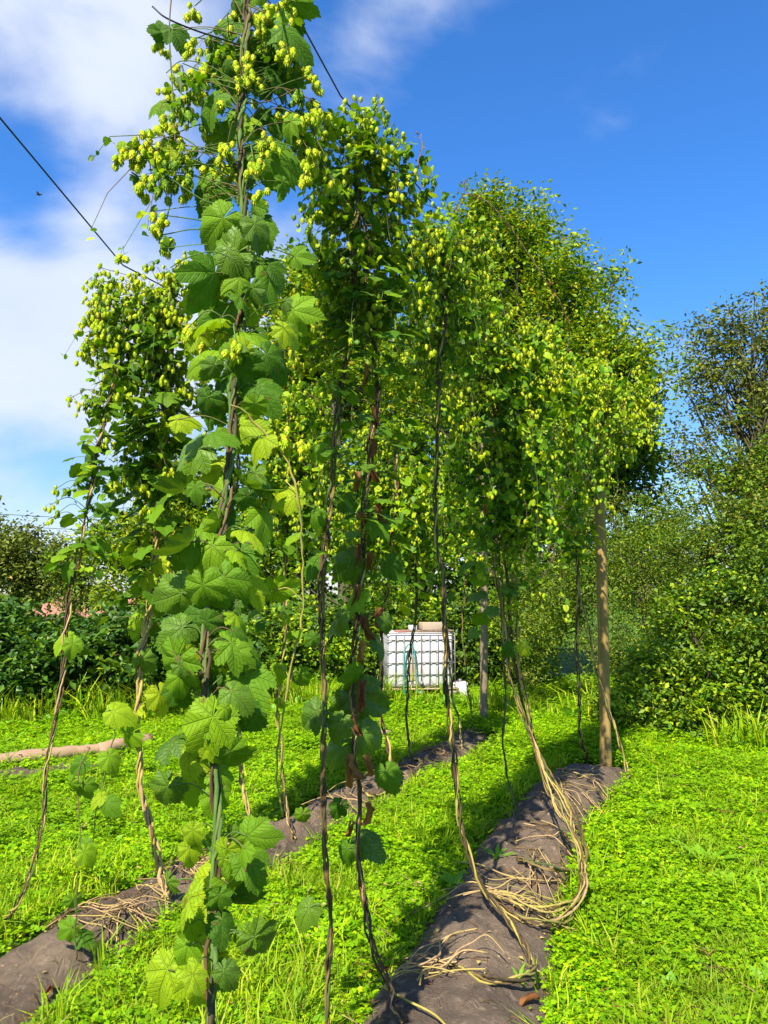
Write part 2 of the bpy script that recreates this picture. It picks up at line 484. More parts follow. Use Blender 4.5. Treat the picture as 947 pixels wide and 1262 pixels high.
def T_leaf(w=.55, fold=.12):
    V = np.array([(0, 0, 0), (w / 2, .45, fold), (0, 1, -.08), (-w / 2, .45, fold)])
    return V, [np.array([(0, 1, 2), (0, 2, 3)])]
LEAF_T = T_leaf()
NARROW_T = T_leaf(.32)

def leaf_frames(n, up=.7, spread=1.0, r_=rng, droop=.25):
    tip = r_.normal(size=(n, 3)); tip[:, 2] = tip[:, 2] * .6 - droop
    nor = r_.normal(size=(n, 3)) * spread; nor[:, 2] = np.abs(nor[:, 2]) + up
    return frames(tip, nor)

# ------------------------------------------------------------------ ground and ridges
def line_pts(l, z=.07):
    return np.array([G(px, py, z)[:2] for px, py in l])
ROW1 = line_pts([(553, 1262), (585, 1185), (622, 1100), (668, 1010), (712, 962), (742, 945)])
ROW2 = line_pts([(-60, 1250), (55, 1180), (150, 1120), (300, 1052), (430, 982), (520, 938), (585, 908)])
ROW3 = line_pts([(-120, 975), (0, 955), (90, 948), (150, 938)], .05)
def extend(L, back, fwd=0.0):
    d0 = nrm(L[0] - L[1]); d1 = nrm(L[-1] - L[-2])
    out = [L[0] + d0 * back] + list(L)
    if fwd: out.append(L[-1] + d1 * fwd)
    return np.array(out)
ROW1 = extend(ROW1, 2.2, .12); ROW2 = extend(ROW2, 1.5, .25)

def dist_line(X, L):
    best = np.full(len(X), 1e9)
    for a, b in zip(L[:-1], L[1:]):
        ab = b - a; t = np.clip(((X - a) @ ab) / (ab @ ab), 0, 1)
        best = np.minimum(best, np.linalg.norm(X - (a + t[:, None] * ab), axis=1))
    return best

# ground sheet out to the horizon
a = Acc()
gx = np.concatenate([[-700, -200, -60, -25], np.linspace(-12, 12, 97), [25, 60, 200, 700]])
gy = np.concatenate([[-300, -60, -10], np.linspace(-2, 24, 105), [40, 80, 200, 900]])
X, Y = np.meshgrid(gx, gy)
def ground_h(x, y):
    return 0.03 * np.sin(x * 1.7 + 1.1) * np.sin(y * 1.3) + .015 * np.sin(x * 4.1) * np.cos(y * 3.7)
fall = np.clip(1 - (np.hypot(X, Y) - 16) / 10, 0, 1)
Z = ground_h(X, Y) * fall - .01
nx = len(gx)
V = np.stack([X, Y, Z], -1).reshape(-1, 3)
I = np.arange(nx * (len(gy) - 1)).reshape(-1, nx)[:, :-1].ravel()
a.add(V, np.stack([I, I + 1, I + nx + 1, I + nx], 1))
link('ground', a.mesh('ground', M['ground'], smooth=True), kind='structure')

def ridge(name, L, hw, h, label, seed=0.0):
    path = catmull(np.column_stack([L, np.zeros(len(L))]), 10)
    path, s = resample(path, .03)
    t = nrm(np.gradient(path, axis=0)); side = np.stack([t[:, 1], -t[:, 0], 0 * t[:, 0]], 1)
    m_ = 40
    u = np.linspace(-1.0, 1.0, m_)
    V = np.zeros((len(path), m_, 3))
    for i, (p, sd) in enumerate(zip(path, side)):
        n0 = mnoise.noise(Vector((s[i] * 1.3 + seed, seed, 0)))
        hh = h * (1 + .35 * n0); ww = hw * (1 + .16 * mnoise.noise(Vector((s[i] * 1.1, seed + 5, 2))))
        e = min(1, (s[-1] - s[i]) / .35)
        hh *= math.sqrt(max(e, 0)) if e < 1 else 1
        for j, uu in enumerate(u):
            q = p + sd * uu * ww
            prof = max(0.0, 1 - abs(uu) ** 2.3) ** .85
            z = hh * prof - .02
            v3 = Vector((q[0], q[1], seed))
            z += prof * (.055 * mnoise.noise(v3 * 4) + .035 * (.4 - abs(mnoise.noise(v3 * 9 + Vector((0, 0, s[i] * .5))))) + .016 * mnoise.noise(v3 * 34) + 0.04 * abs(mnoise.noise(Vector((s[i] * 5 + uu * 1.5, uu * 1.2, seed)))))
            V[i, j] = (q[0], q[1], z)
    a = Acc()
    I = (np.arange(len(path) - 1)[:, None] * m_ + np.arange(m_ - 1)[None]).ravel()
    org = (L[1][0], L[1][1], 0)
    a.add(V.reshape(-1, 3), np.stack([I, I + m_, I + m_ + 1, I + 1], 1))
    o = link(name, a.mesh(name, M['fabric'], org, smooth=True), loc=org)
    tag(o, label, 'mulch sheet', 'fabric covered planting ridges')
    return V, path
RV1, _ = ridge('mulch_fabric', ROW1, .35, .145, 'grey brown mulch sheet over the long ridge running up to the round wooden post', 1.0)
RV2, _ = ridge('mulch_fabric', ROW2, .265, .11, 'dusty brown mulch sheet over the ridge crossing the middle of the lawn', 4.0)
RV3, _ = ridge('mulch_fabric', ROW3, .22, .07, 'low dark strip of mulch sheet beside the pale log at the left edge', 9.0)
RV = np.concatenate([RV1.reshape(-1, 3), RV2.reshape(-1, 3)])
def surf_z(x, y):
    d = (RV[:, 0] - x) ** 2 + (RV[:, 1] - y) ** 2
    k = d.argmin()
    return max(RV[k, 2], 0.0) if d[k] < .01 else 0.0
def S(px, py, lift=.012):
    """point on the ridge or ground seen at a pixel"""
    p = G(px, py, 0.0)
    for _ in range(8):
        p = p * .4 + .6 * G(px, py, surf_z(p[0], p[1]) + lift)
    return G(px, py, surf_z(p[0], p[1]) + lift)

# ------------------------------------------------------------------ ground cover (geometry-node scatter of small clumps: stuff)
def clump_clover(seed, n=24, rad=.085):
    r_ = np.random.default_rng(seed); a = Acc()
    T = (np.array([(0, 0, 0), (.45, .55, .06), (.28, 1.0, -.02), (0, .88, .06), (-.28, 1.0, -.02), (-.45, .55, .06)]), [np.array([(0, 1, 2, 3), (0, 3, 4, 5)])])
    for k in range(n):
        rr = rad * math.sqrt(r_.random()); th = r_.random() * 6.28
        c = np.array((rr * math.cos(th), rr * math.sin(th), r_.uniform(.010, .055) + (.05 * r_.random() if seed > 2 else 0)))
        sz = r_.uniform(.009, .018); a0 = r_.random() * 6.28
        tilt = nrm(np.array((r_.normal() * .35, r_.normal() * .35, 1)))
        for q in range(3):
            an = a0 + q * 2.094
            a.stamp(T, frames(np.array([(math.cos(an), math.sin(an), -.1 + .25 * r_.normal())]), tilt[None]) * sz, c[None])
    return a
def clump_grass(seed, n=26, rad=.07, h=(.05, .15), w=.0035):
    r_ = np.random.default_rng(seed); a = Acc()
    for k in range(n):
        rr = rad * math.sqrt(r_.random()); th = r_.random() * 6.28
        b = np.array((rr * math.cos(th), rr * math.sin(th), 0)); hh = r_.uniform(*h)
        d = nrm(np.array((r_.normal(), r_.normal(), 0))); s_ = np.array((-d[1], d[0], 0)); ln = r_.uniform(.2, .9)
        m1 = b + np.array((0, 0, hh * .55)) + d * hh * .25 * ln; m2 = b + np.array((0, 0, hh * (1 - .35 * ln))) + d * hh * ln
        a.add([b - s_ * w, b + s_ * w, m1 + s_ * w * .9, m1 - s_ * w * .9, m2], [(0, 1, 2, 3)], [(3, 2, 4)])
    return a
def clump_weed(seed, n=9):
    r_ = np.random.default_rng(seed); a = Acc()
    T = (np.array([(0, 0, 0), (.16, .35, .10), (.20, .7, .16), (0, 1, .05), (-.20, .7, .16), (-.16, .35, .10), (0, .4, .04), (0, .75, .10)]),
         [np.array([(0, 1, 6), (0, 6, 5), (2, 3, 7), (3, 4, 7)]), np.array([(1, 2, 7, 6), (6, 7, 4, 5)])])
    for k in range(n):
        an = k * 2.4 + r_.normal() * .3; el = r_.uniform(.3, 1.2)
        a.stamp(T, frames(np.array([(math.cos(an), math.sin(an), el)]), np.array([(-math.cos(an) * el, -math.sin(an) * el, 1)])) * r_.uniform(.05, .11), np.array([(0, 0, .01)]))
    return a
PROTO = {}
for nm, fn, mt, kw in (('clover', clump_clover, 'clover', {}), ('grass', clump_grass, 'grass', {}), ('weed', clump_weed, 'weed', {}),
                       ('tallgrass', clump_grass, 'grass', dict(h=(.14, .30), n=16, rad=.05, w=.004))):
    PROTO[nm] = [bpy.data.objects.new(nm + '_clump', fn(k, **kw).mesh(nm + '_clump', M[mt])) for k in range(4)]

def scatter_stuff(name, protos, pts, scales, label, tilt=.12):
    n = len(pts)
    me = bpy.data.meshes.new(name)
    me.vertices.add(n); me.vertices.foreach_set('co', np.asarray(pts, np.float32).ravel())
    at = me.attributes.new('rot', 'FLOAT_VECTOR', 'POINT')
    rot = np.stack([rng.normal(0, tilt, n), rng.normal(0, tilt, n), rng.uniform(0, 6.28, n)], 1)
    at.data.foreach_set('vector', rot.astype(np.float32).ravel())
    at = me.attributes.new('siz', 'FLOAT', 'POINT'); at.data.foreach_set('value', np.asarray(scales, np.float32))
    at = me.attributes.new('pick', 'INT', 'POINT'); at.data.foreach_set('value', rng.integers(0, len(protos), n).astype(np.int32))
    o = link(name, me, kind='stuff', label=label)
    ng = bpy.data.node_groups.new(name, 'GeometryNodeTree')
    ng.interface.new_socket('Geometry', in_out='INPUT', socket_type='NodeSocketGeometry')
    ng.interface.new_socket('Geometry', in_out='OUTPUT', socket_type='NodeSocketGeometry')
    N = ng.nodes; Lk = ng.links
    gi = N.new('NodeGroupInput'); go = N.new('NodeGroupOutput')
    jn = N.new('GeometryNodeGeometryToInstance')
    for pr in reversed(protos):
        oi = N.new('GeometryNodeObjectInfo'); oi.inputs['Object'].default_value = pr
        Lk.new(oi.outputs['Geometry'], jn.inputs[0])
    def attr(nm, ty):
        q = N.new('GeometryNodeInputNamedAttribute'); q.data_type = ty; q.inputs['Name'].default_value = nm
        return q.outputs[0]
    # one instancer per prototype, selected by the pick attribute
    join = N.new('GeometryNodeJoinGeometry')
    N.remove(jn)
    pick = attr('pick', 'INT'); rotn = attr('rot', 'FLOAT_VECTOR'); siz = attr('siz', 'FLOAT')
    for k, pr in enumerate(protos):
        oi = N.new('GeometryNodeObjectInfo'); oi.inputs['Object'].default_value = pr
        cmp_ = N.new('FunctionNodeCompare'); cmp_.data_type = 'INT'; cmp_.operation = 'EQUAL'
        ints = [s_ for s_ in cmp_.inputs if s_.type == 'INT']
        Lk.new(pick, ints[0]); ints[1].default_value = k
        m2p = N.new('GeometryNodeMeshToPoints'); m2p.mode = 'VERTICES'
        Lk.new(gi.outputs[0], m2p.inputs['Mesh']); Lk.new(cmp_.outputs[0], m2p.inputs['Selection'])
        iop = N.new('GeometryNodeInstanceOnPoints')
        Lk.new(m2p.outputs[0], iop.inputs['Points']); Lk.new(oi.outputs['Geometry'], iop.inputs['Instance'])
        Lk.new(rotn, iop.inputs['Rotation']); Lk.new(siz, iop.inputs['Scale'])
        Lk.new(iop.outputs[0], join.inputs[0])
    Lk.new(join.outputs[0], go.inputs[0])
    md = o.modifiers.new('scatter', 'NODES'); md.node_group = ng
    return o

def field_points(n, y0, y1, xm=.60, pad=1.0, power=1.0):
    """random points in the visible ground wedge, thinning with distance"""
    u = rng.random(n)
    y = y0 * (y1 / y0) ** u if power == 1.0 else y0 + (y1 - y0) * u ** .7
    x = rng.uniform(-1, 1, n) * (xm * y + pad)
    return np.stack([x, y], 1)
def on_ground(X, z=0.0):
    return np.column_stack([X, ground_h(X[:, 0], X[:, 1]) - .012 + z])
def nz2(X, f, seed=0):
    return np.array([mnoise.noise(Vector((p[0] * f, p[1] * f, seed))) for p in X])

X = field_points(33000, 2.3, 14.5)
d = np.minimum(dist_line(X, ROW1), dist_line(X, ROW2))
d3 = dist_line(X, ROW3)
gn = nz2(X, .9, 3)
lawn = (X[:, 0] < .0 - .05) & (X[:, 1] < 4.6) & (gn > -.25) | (gn > .32)
ok = (d > .285) & (d3 > .2) & ~((lawn) & (rng.random(len(X)) < .7))
Xc = X[ok]
scatter_stuff('clover_cover', PROTO['clover'], on_ground(Xc), (.9 + .07 * Xc[:, 1]) * rng.uniform(.65, 1.35, len(Xc)) * (1 + .35 * nz2(Xc, 1.7, 21)), 'bright green clover covering the ground between the ridges')
X2 = field_points(15000, 2.3, 13)
d = np.minimum(dist_line(X2, ROW1), dist_line(X2, ROW2))
gn = nz2(X2, .9, 3)
lawn2 = (X2[:, 0] < -.05) & (X2[:, 1] < 4.8) & (gn > -.25) | (gn > .28)
ok = (d > .35) & (lawn2 | (rng.random(len(X2)) < .18))
Xg = X2[ok]
scatter_stuff('grass_cover', PROTO['grass'], on_ground(Xg), (.75 + .04 * Xg[:, 1]) * rng.uniform(.7, 1.2, len(Xg)), 'short lawn grass growing among the clover')
X3 = field_points(2300, 2.4, 12); d = np.minimum(dist_line(X3, ROW1), dist_line(X3, ROW2))
X3 = X3[(d > .36)]
keep = nz2(X3, .7, 11) > .02
X3 = X3[keep]
scatter_stuff('weed_cover', PROTO['weed'], on_ground(X3), rng.uniform(.5, 1.3, len(X3)), 'small leafy weeds dotted through the clover')
# a few blades rooted along the ridge edges and in the slits of the fabric
X4 = field_points(2600, 2.3, 11); d = np.minimum(dist_line(X4, ROW1), dist_line(X4, ROW2)); X4 = X4[(d > .40) & (nz2(X4, 1.4, 31) > -.05)]
scatter_stuff('tall_grass', PROTO['tallgrass'], on_ground(X4), rng.uniform(.4, 1.0, len(X4)), 'longer grass blades standing out of the clover', tilt=.25)
E = []
for L, hw in ((ROW1, .36), (ROW2, .32)):
    p, s = resample(np.column_stack([L, np.zeros(len(L))]), .05)
    t = nrm(np.gradient(p, axis=0)); sd = np.stack([t[:, 1], -t[:, 0]], 1)
    for q, n_ in zip(p, sd):
        for sg in (-1, 1):
            if rng.random() < .55: E.append(q[:2] + n_ * sg * (hw + rng.normal() * .05) + rng.normal(0, .02, 2))
E = np.array(E)
scatter_stuff('edge_grass', PROTO['tallgrass'] + PROTO['weed'][:1], on_ground(E), rng.uniform(.35, .9, len(E)), 'longer grass tufts along the edges of the mulch sheets')

def clump_litter(seed):
    r_ = np.random.default_rng(seed); a = Acc()
    for k in range(3):
        c = np.array((r_.normal() * .05, r_.normal() * .05, r_.uniform(.004, .02)))
        if r_.random() < .55:
            d_ = nrm(np.array((r_.normal(), r_.normal(), .15 * r_.normal()))); l_ = r_.uniform(.04, .12)
            tube(a, [c - d_ * l_ / 2, c + (0, 0, .006), c + d_ * l_ / 2], .0016, 3)
        else:
            a.stamp(LEAF_L, frames(r_.normal(size=(1, 3)) * (1, 1, .2), np.array([(r_.normal() * .4, r_.normal() * .4, 1)])) * r_.uniform(.012, .035), c[None])
    return a
LEAF_L = (np.array([(0, 0, 0), (.35, .5, .2), (0, 1, -.05), (-.3, .45, .12)]), [np.array([(0, 1, 2), (0, 2, 3)])])
PL = [bpy.data.objects.new('litter_clump', clump_litter(k).mesh('litter_clump', M[('dead_leaf', 'stem_tan', 'stem_brown', 'stem_tan')[k]])) for k in range(4)]
Q = []
for V_ in (RV1, RV2):
    vv = V_[:, 4:-4].reshape(-1, 3); Q.append(vv[rng.choice(len(vv), 260 if V_ is RV1 else 330, replace=False)])
Q = np.concatenate(Q)
X5 = field_points(900, 2.3, 11); X5 = np.column_stack([X5, .035 + rng.random(len(X5)) * .03])
scatter_stuff('dry_litter', PL, np.concatenate([Q, X5]), np.concatenate([rng.uniform(.25, .9, len(Q)), rng.uniform(.6, 1.5, len(X5))]), 'dry leaf scraps and straw scattered over ridges and clover', tilt=.1)

# ------------------------------------------------------------------ trees and shrubs
def make_crown(name, clumps, leaf_r, per, size, mats_w, T, parent, org, squash=.8, up=.6):
    """one foliage mesh: leaves gathered in uneven clumps; clumps = (n,4) centre + radius"""
    acc = Acc()
    for (mi, frac) in enumerate(mats_w):
        pass
    mats = [m_ for m_, _ in mats_w]; pr = np.array([q for _, q in mats_w]); pr = pr / pr.sum()
    choice = rng.choice(len(mats), size=len(clumps), p=pr)
    for mi in range(len(mats)):
        C_ = clumps[choice == mi]
        if not len(C_): continue
        n = len(C_) * per
        cc = np.repeat(C_, per, axis=0)
        off = rng.normal(size=(n, 3)); off = off / np.linalg.norm(off, axis=1, keepdims=True) * (rng.random((n, 1)) ** .5)
        off[:, 2] *= squash
        L = cc[:, :3] + off * cc[:, 3:4] * leaf_r
        keep = L[:, 2] > .03
        L = L[keep]
        Mx = leaf_frames(len(L), up) * (size * rng.uniform(.6, 1.35, len(L)))[:, None, None]
        acc.stamp(T, Mx, L, mi=mi)
    return link(name, acc.mesh(name, mats, org), parent)

def blob_clumps(blobs, n, cr=(.25, .5), shell=.55, ragged=.12):
    vol = np.array([b[3] * b[4] * b[5] for b in blobs]) ** .8; vol = vol / vol.sum()
    k = rng.choice(len(blobs), n, p=vol)
    B = np.array(blobs)[k]
    dr = nrm(rng.normal(size=(n, 3)))
    rr = (shell + (1 - shell) * rng.random(n)) * (1 + rng.normal(0, ragged, n))
    rr = np.where(rng.random(n) < .3, rng.random(n) ** .5 * shell, rr)
    C_ = B[:, :3] + dr * rr[:, None] * B[:, 3:6]
    return np.column_stack([C_, rng.uniform(*cr, n)])

def limbs(acc, base, top, targets, r0, n_limb, r_=rng):
    trunk = catmull([base, base + (top - base) * .35 + r_.normal(0, .08, 3) * (1, 1, 0), base + (top - base) * .7 + r_.normal(0, .15, 3) * (1, 1, 0), top], 6)
    rad = np.linspace(r0, r0 * .3, len(trunk))
    tube(acc, trunk, rad, 8)
    targets = targets[targets[:, 2] > base[2] + .28 * (top[2] - base[2]) + .5]
    if len(targets) == 0: return
    sel = targets[r_.choice(len(targets), min(n_limb, len(targets)), replace=False)]
    for q in sel:
        f = np.clip((q[2] - base[2]) / max(top[2] - base[2], .1) - .3 + r_.normal() * .08, .18, .92)
        st = trunk[int(f * (len(trunk) - 1))]
        mid = (st + q) / 2 + np.array((0, 0, -.06)) * np.linalg.norm(q - st) + r_.normal(0, .06, 3) * np.linalg.norm(q - st)
        pth = catmull([st, mid, q], 5)
        tube(acc, pth, np.linspace(r0 * .30 * (1 - f * .6), .008, len(pth)), 4, cap=False)

def tree(name, label, cat, base, top, blobs, n_cl, per, size, mats_w, cr=(.25, .5), r0=.15, n_limb=30, group=None, T=LEAF_T, shell=.55, ragged=.12, bark='bark', leaf_r=1.0, up=.6):
    base = np.asarray(base, float); top = np.asarray(top, float)
    t = thing(name, label, cat, base, group)
    cl = blob_clumps(blobs, n_cl, cr, shell, ragged)
    make_crown('crown', cl, leaf_r, per, size, mats_w, T, t, base, up=up)
    a = Acc(); limbs(a, base, top, cl[:, :3], r0, n_limb)
    link('trunk', a.mesh('trunk', M[bark], base, smooth=True), t)
    return t

def B(px, py, y, rx, ry, dz=None):
    """blob: centre at a pixel and distance, radii given in photo pixels"""
    p = P(px, py, y); k = y / F0
    return (p[0], p[1], p[2], rx * k, (dz if dz else min(rx, ry) * k), ry * k)

gtree = 'tall trees behind the hop garden'
# big sunlit tree behind the rows
tree('broadleaf_tree', 'tall sunlit tree with yellowing leaves rising behind the hop rows', 'tree', G(640, 848), P(640, 330, 14.5),
     [B(640, 300, 14, 52, 60), B(690, 365, 14, 75, 75), B(600, 380, 14.5, 80, 90), B(740, 430, 13.5, 70, 60), B(660, 480, 14, 110, 90), B(540, 470, 15, 90, 100), B(770, 500, 14, 45, 60), B(585, 300, 14.5, 45, 50), B(600, 260, 14.2, 30, 40), B(790, 460, 13.6, 40, 45)],
     1350, 60, .095, [(M['tree_leaf'], .85), (M['shrub_leaf'], .15)], (.28, .6), .26, 170, gtree, ragged=.20, leaf_r=.9)
tree('broadleaf_tree', 'paler tree with golden leaf tips behind the foremost hop bine', 'tree', G(430, 838), P(420, 420, 17),
     [B(400, 400, 17, 80, 85), B(360, 480, 17, 60, 80), B(450, 480, 17, 100, 90), B(370, 350, 17, 40, 40)],
     330, 75, .14, [(M['tree_leaf'], 1.0)], (.3, .65), .22, 40, gtree)
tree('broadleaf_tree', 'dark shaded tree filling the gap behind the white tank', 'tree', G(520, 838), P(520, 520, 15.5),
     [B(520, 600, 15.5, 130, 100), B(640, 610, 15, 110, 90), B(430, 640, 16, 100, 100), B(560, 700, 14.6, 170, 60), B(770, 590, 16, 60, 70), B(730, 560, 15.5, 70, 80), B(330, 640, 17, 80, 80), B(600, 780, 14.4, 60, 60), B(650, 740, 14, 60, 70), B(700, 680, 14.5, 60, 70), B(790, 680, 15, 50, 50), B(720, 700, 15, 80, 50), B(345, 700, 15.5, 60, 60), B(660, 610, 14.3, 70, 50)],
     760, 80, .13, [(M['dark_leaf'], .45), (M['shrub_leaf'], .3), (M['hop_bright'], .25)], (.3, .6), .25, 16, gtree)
tree('olive_tree', 'thin olive coloured tree with bare reddish branches at right edge', 'tree', G(930, 815), P(910, 420, 20),
     [B(900, 420, 20, 60, 55), B(950, 400, 20, 60, 50), B(930, 500, 20, 90, 60), B(860, 470, 20, 36, 50), B(990, 480, 20, 60, 90), B(850, 560, 20, 40, 40)],
     420, 36, .12, [(M['olive_leaf'], 1.0)], (.25, .6), .2, 130, gtree, ragged=.2)
tree('olive_tree', 'grey green tree rounded against the sky at far left', 'tree', G(20, 775), P(20, 660, 34),
     [B(15, 690, 34, 55, 48), B(-40, 680, 34, 60, 60), B(50, 710, 34, 34, 34)],
     260, 60, .22, [(M['olive_leaf'], 1.0)], (.5, .9), .3, 20, 'distant trees at left')
tree('olive_tree', 'wispy grey tree with thin leaves beside the rounded one', 'tree', G(85, 775), P(82, 670, 32),
     [B(85, 700, 32, 28, 40), B(100, 730, 32, 30, 25)],
     110, 45, .18, [(M['olive_leaf'], .6), (M['shrub_leaf'], .4)], (.4, .7), .2, 20, 'distant trees at left')
tree('leafy_tree', 'small green tree rising between the leftmost hop bines', 'tree', G(180, 800), P(180, 640, 17),
     [B(170, 680, 17, 50, 50), B(225, 620, 17, 55, 75), B(280, 700, 16, 70, 60), B(160, 735, 16.5, 60, 30)],
     360, 70, .12, [(M['tree_leaf'], .6), (M['shrub_leaf'], .4)], (.25, .5), .14, 40, 'distant trees at left')

# shrubs on the right
gsh = 'shrubs growing along the right boundary'
tree('shrub', 'tall dense green shrub rising at the upper right edge', 'shrub', G(930, 862), P(930, 600, 12),
     [B(930, 640, 12, 90, 80), B(985, 560, 12, 60, 80), B(860, 700, 12, 80, 60), B(905, 585, 12.3, 45, 40), B(1000, 690, 11, 90, 110), B(820, 650, 12.6, 45, 36)],
     760, 70, .062, [(M['shrub_leaf'], .7), (M['olive_leaf'], .3)], (.12, .36), .1, 20, gsh, ragged=.3)
tree('shrub', 'fine leaved olive green shrub right behind the wooden post', 'shrub', G(790, 885), P(790, 680, 10.5),
     [B(790, 710, 10.5, 62, 80), B(830, 660, 11, 50, 40), B(700, 740, 11.2, 70, 90), B(660, 790, 10.8, 40, 60), B(770, 810, 10, 50, 60), B(830, 750, 10.4, 60, 60), B(640, 720, 11.6, 40, 80), B(775, 690, 12, 40, 50), B(720, 640, 12.5, 50, 50)],
     520, 90, .052, [(M['shrub_leaf'], .7), (M['olive_leaf'], .3)], (.14, .34), .05, 14, gsh, ragged=.3, T=NARROW_T)
tree('shrub', 'low bushy shrub with glossy pointed leaves at the lawn edge', 'shrub', G(850, 915), P(850, 780, 9),
     [B(850, 830, 9, 70, 60), B(900, 860, 8.6, 60, 45), B(800, 870, 9, 50, 36), B(870, 760, 9.6, 60, 50), B(850, 893, 8.7, 80, 22), B(770, 880, 9.2, 40, 26)],
     520, 46, .07, [(M['shrub_leaf'], .75), (M['hop_bright'], .25)], (.14, .3), .03, 10, gsh, ragged=.32)
tree('shrub', 'tangled bramble shrub hanging over the right edge of the lawn', 'shrub', G(945, 920), P(950, 790, 8.6),
     [B(950, 800, 8.8, 60, 75), B(1010, 820, 8.6, 80, 90), B(940, 720, 9.4, 60, 60), B(950, 895, 8.3, 60, 26)],
     460, 50, .065, [(M['shrub_leaf'], .85), (M['dark_leaf'], .15)], (.14, .3), .03, 10, gsh, ragged=.32)
tree('shrub', 'shadowed undergrowth behind the pallet of the white tank', 'shrub', G(560, 862), P(560, 790, 13.6),
     [B(500, 780, 13.8, 80, 55), B(590, 790, 13.4, 60, 60), B(420, 790, 13.8, 80, 55), B(640, 800, 13, 50, 55), B(340, 800, 14, 60, 50)],
     420, 70, .10, [(M['shrub_leaf'], .55), (M['hop_bright'], .2), (M['dark_leaf'], .25)], (.2, .45), .05, 40, 'undergrowth along the far side')
Hb = []
for (x0, y0_, x1, y1_) in ((640, 885, 760, 895), (760, 895, 860, 912), (860, 912, 1000, 935), (-80, 898, 110, 892), (110, 892, 300, 880), (330, 868, 640, 880)):
    a_, b_ = G(x0, y0_), G(x1, y1_)
    for k in range(int(np.linalg.norm(b_ - a_) * 34)):
        q = a_ + (b_ - a_) * rng.random(); Hb.append(q[:2] + rng.normal(0, .16, 2))
Hb = np.array(Hb)
scatter_stuff('margin_weeds', PROTO['tallgrass'] + PROTO['weed'][:3], on_ground(Hb), rng.uniform(.9, 2.6, len(Hb)), 'rank grass and weeds along the foot of hedges and shrubs', tilt=.2)
# hedge at left, large dark leaves
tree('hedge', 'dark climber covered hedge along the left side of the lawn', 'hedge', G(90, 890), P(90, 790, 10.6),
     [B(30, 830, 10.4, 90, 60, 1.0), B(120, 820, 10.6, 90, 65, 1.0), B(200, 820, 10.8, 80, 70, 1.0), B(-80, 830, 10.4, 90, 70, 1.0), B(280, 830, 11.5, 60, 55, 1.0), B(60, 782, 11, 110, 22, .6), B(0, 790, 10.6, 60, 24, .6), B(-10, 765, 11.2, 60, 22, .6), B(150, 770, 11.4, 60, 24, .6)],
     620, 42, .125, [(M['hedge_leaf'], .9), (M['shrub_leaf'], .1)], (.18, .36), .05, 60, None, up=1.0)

# houses glimpsed beyond the hedge
def house(label, px, py, y, w_, d_, hh, rot, rh):
    c = P(px, py, y); base = np.array((c[0], c[1], 0.0)); Rm = rotz(rot)
    t = thing('house', label, 'house', base, 'houses beyond the hedge')
    t.rotation_euler = (0, 0, rot)
    a = Acc(); box(a, (0, 0, hh / 2), (w_, d_, hh)); link('wall', a.mesh('wall', M['wall']), t)
    a = Acc()
    nrow = 9
    for sg in (-1, 1):
        for k in range(nrow):
            f0, f1 = k / nrow, (k + 1.06) / nrow
            y0 = sg * (d_ / 2 + .4) * (1 - f0); y1 = sg * (d_ / 2 + .4) * (1 - f1 if f1 < 1 else 0)
            z0 = hh + rh * f0 + .08; z1 = hh + rh * min(f1, 1)
            X_ = w_ / 2 + .3
            a.add([(-X_, y0, z0 - .08), (X_, y0, z0 - .08), (X_, y0, z0), (-X_, y0, z0), (X_, y1, z1), (-X_, y1, z1)], [(0, 1, 2, 3), (3, 2, 4, 5)])
    a.add([(-w_ / 2, -d_ / 2, hh), (-w_ / 2, d_ / 2, hh), (-w_ / 2, 0, hh + rh - .05), (w_ / 2, -d_ / 2, hh), (w_ / 2, d_ / 2, hh), (w_ / 2, 0, hh + rh - .05)], [(0, 1, 2), (3, 5, 4)])
    link('roof', a.mesh('roof', M['roof']), t)
    for k in range(3 if hh > 1.5 else 0):
        a = Acc(); xx = (k - 1) * w_ * .3
        for q in ((-.5, 0), (.5, 0)): box(a, (xx + q[0], -d_ / 2 - .02, hh * .55), (.08, .1, 1.3))
        for q in (-.65, .65): box(a, (xx, -d_ / 2 - .02, hh * .55 + q), (1.08, .1, .08))
        wn = link('window', a.mesh('window_frame', M['wall']), t)
        a = Acc(); box(a, (xx, -d_ / 2 - .005, hh * .55), (.92, .02, 1.22)); link('pane', a.mesh('pane', M['glass']), wn)
house('low shed with faded red tiled roof showing over the dark hedge', 10, 790, 15, 3.6, 2.0, 0.5, .05, .42)
house('red roofed house glimpsed between the two leftmost bines', 150, 780, 42, 7, 6, .3, -.2, 1.1)

# ------------------------------------------------------------------ posts, wires
def post(label, px, py, top_y, y, r, m_):
    b = G(px, py); b = P(px, py, y); b[2] = 0.0
    tp = P(top_y[0], top_y[1], y + .05)
    a = Acc()
    pth, s = resample(np.array([b - (0, 0, .1), (b + tp) / 2 + (.008, 0, 0), tp]), .05)
    rr = r * (1 - .10 * s / s[-1]) * (1 + .025 * np.sin(s * 9) + .02 * rng.normal(size=len(s)))
    tube(a, pth, rr, 14)
    t = thing('wooden_post', label, 'post', b, 'posts carrying the hop wires')
    link('post_shaft', a.mesh('post_shaft', m_, b, smooth=True), t)
    a = Acc(); tube(a, [tp + (-r * 1.3, -r * .2, -.08), tp + (0, -r * 1.1, -.08), tp + (r * 1.3, -r * .2, -.08)], .006, 6)
    link('wire_staple', a.mesh('wire_staple', M['wire'], b), t)
    return b, tp
p1b, p1t = post('round wooden post in dappled sun at the end of the long ridge', 747, 945, (735, 475), 7.15, .052, M['post_wood'])
p2b, p2t = post('weathered grey post beside the white tank, half hidden by hops', 596, 888, (597, 545), 9.7, .050, M['grey_wood'])

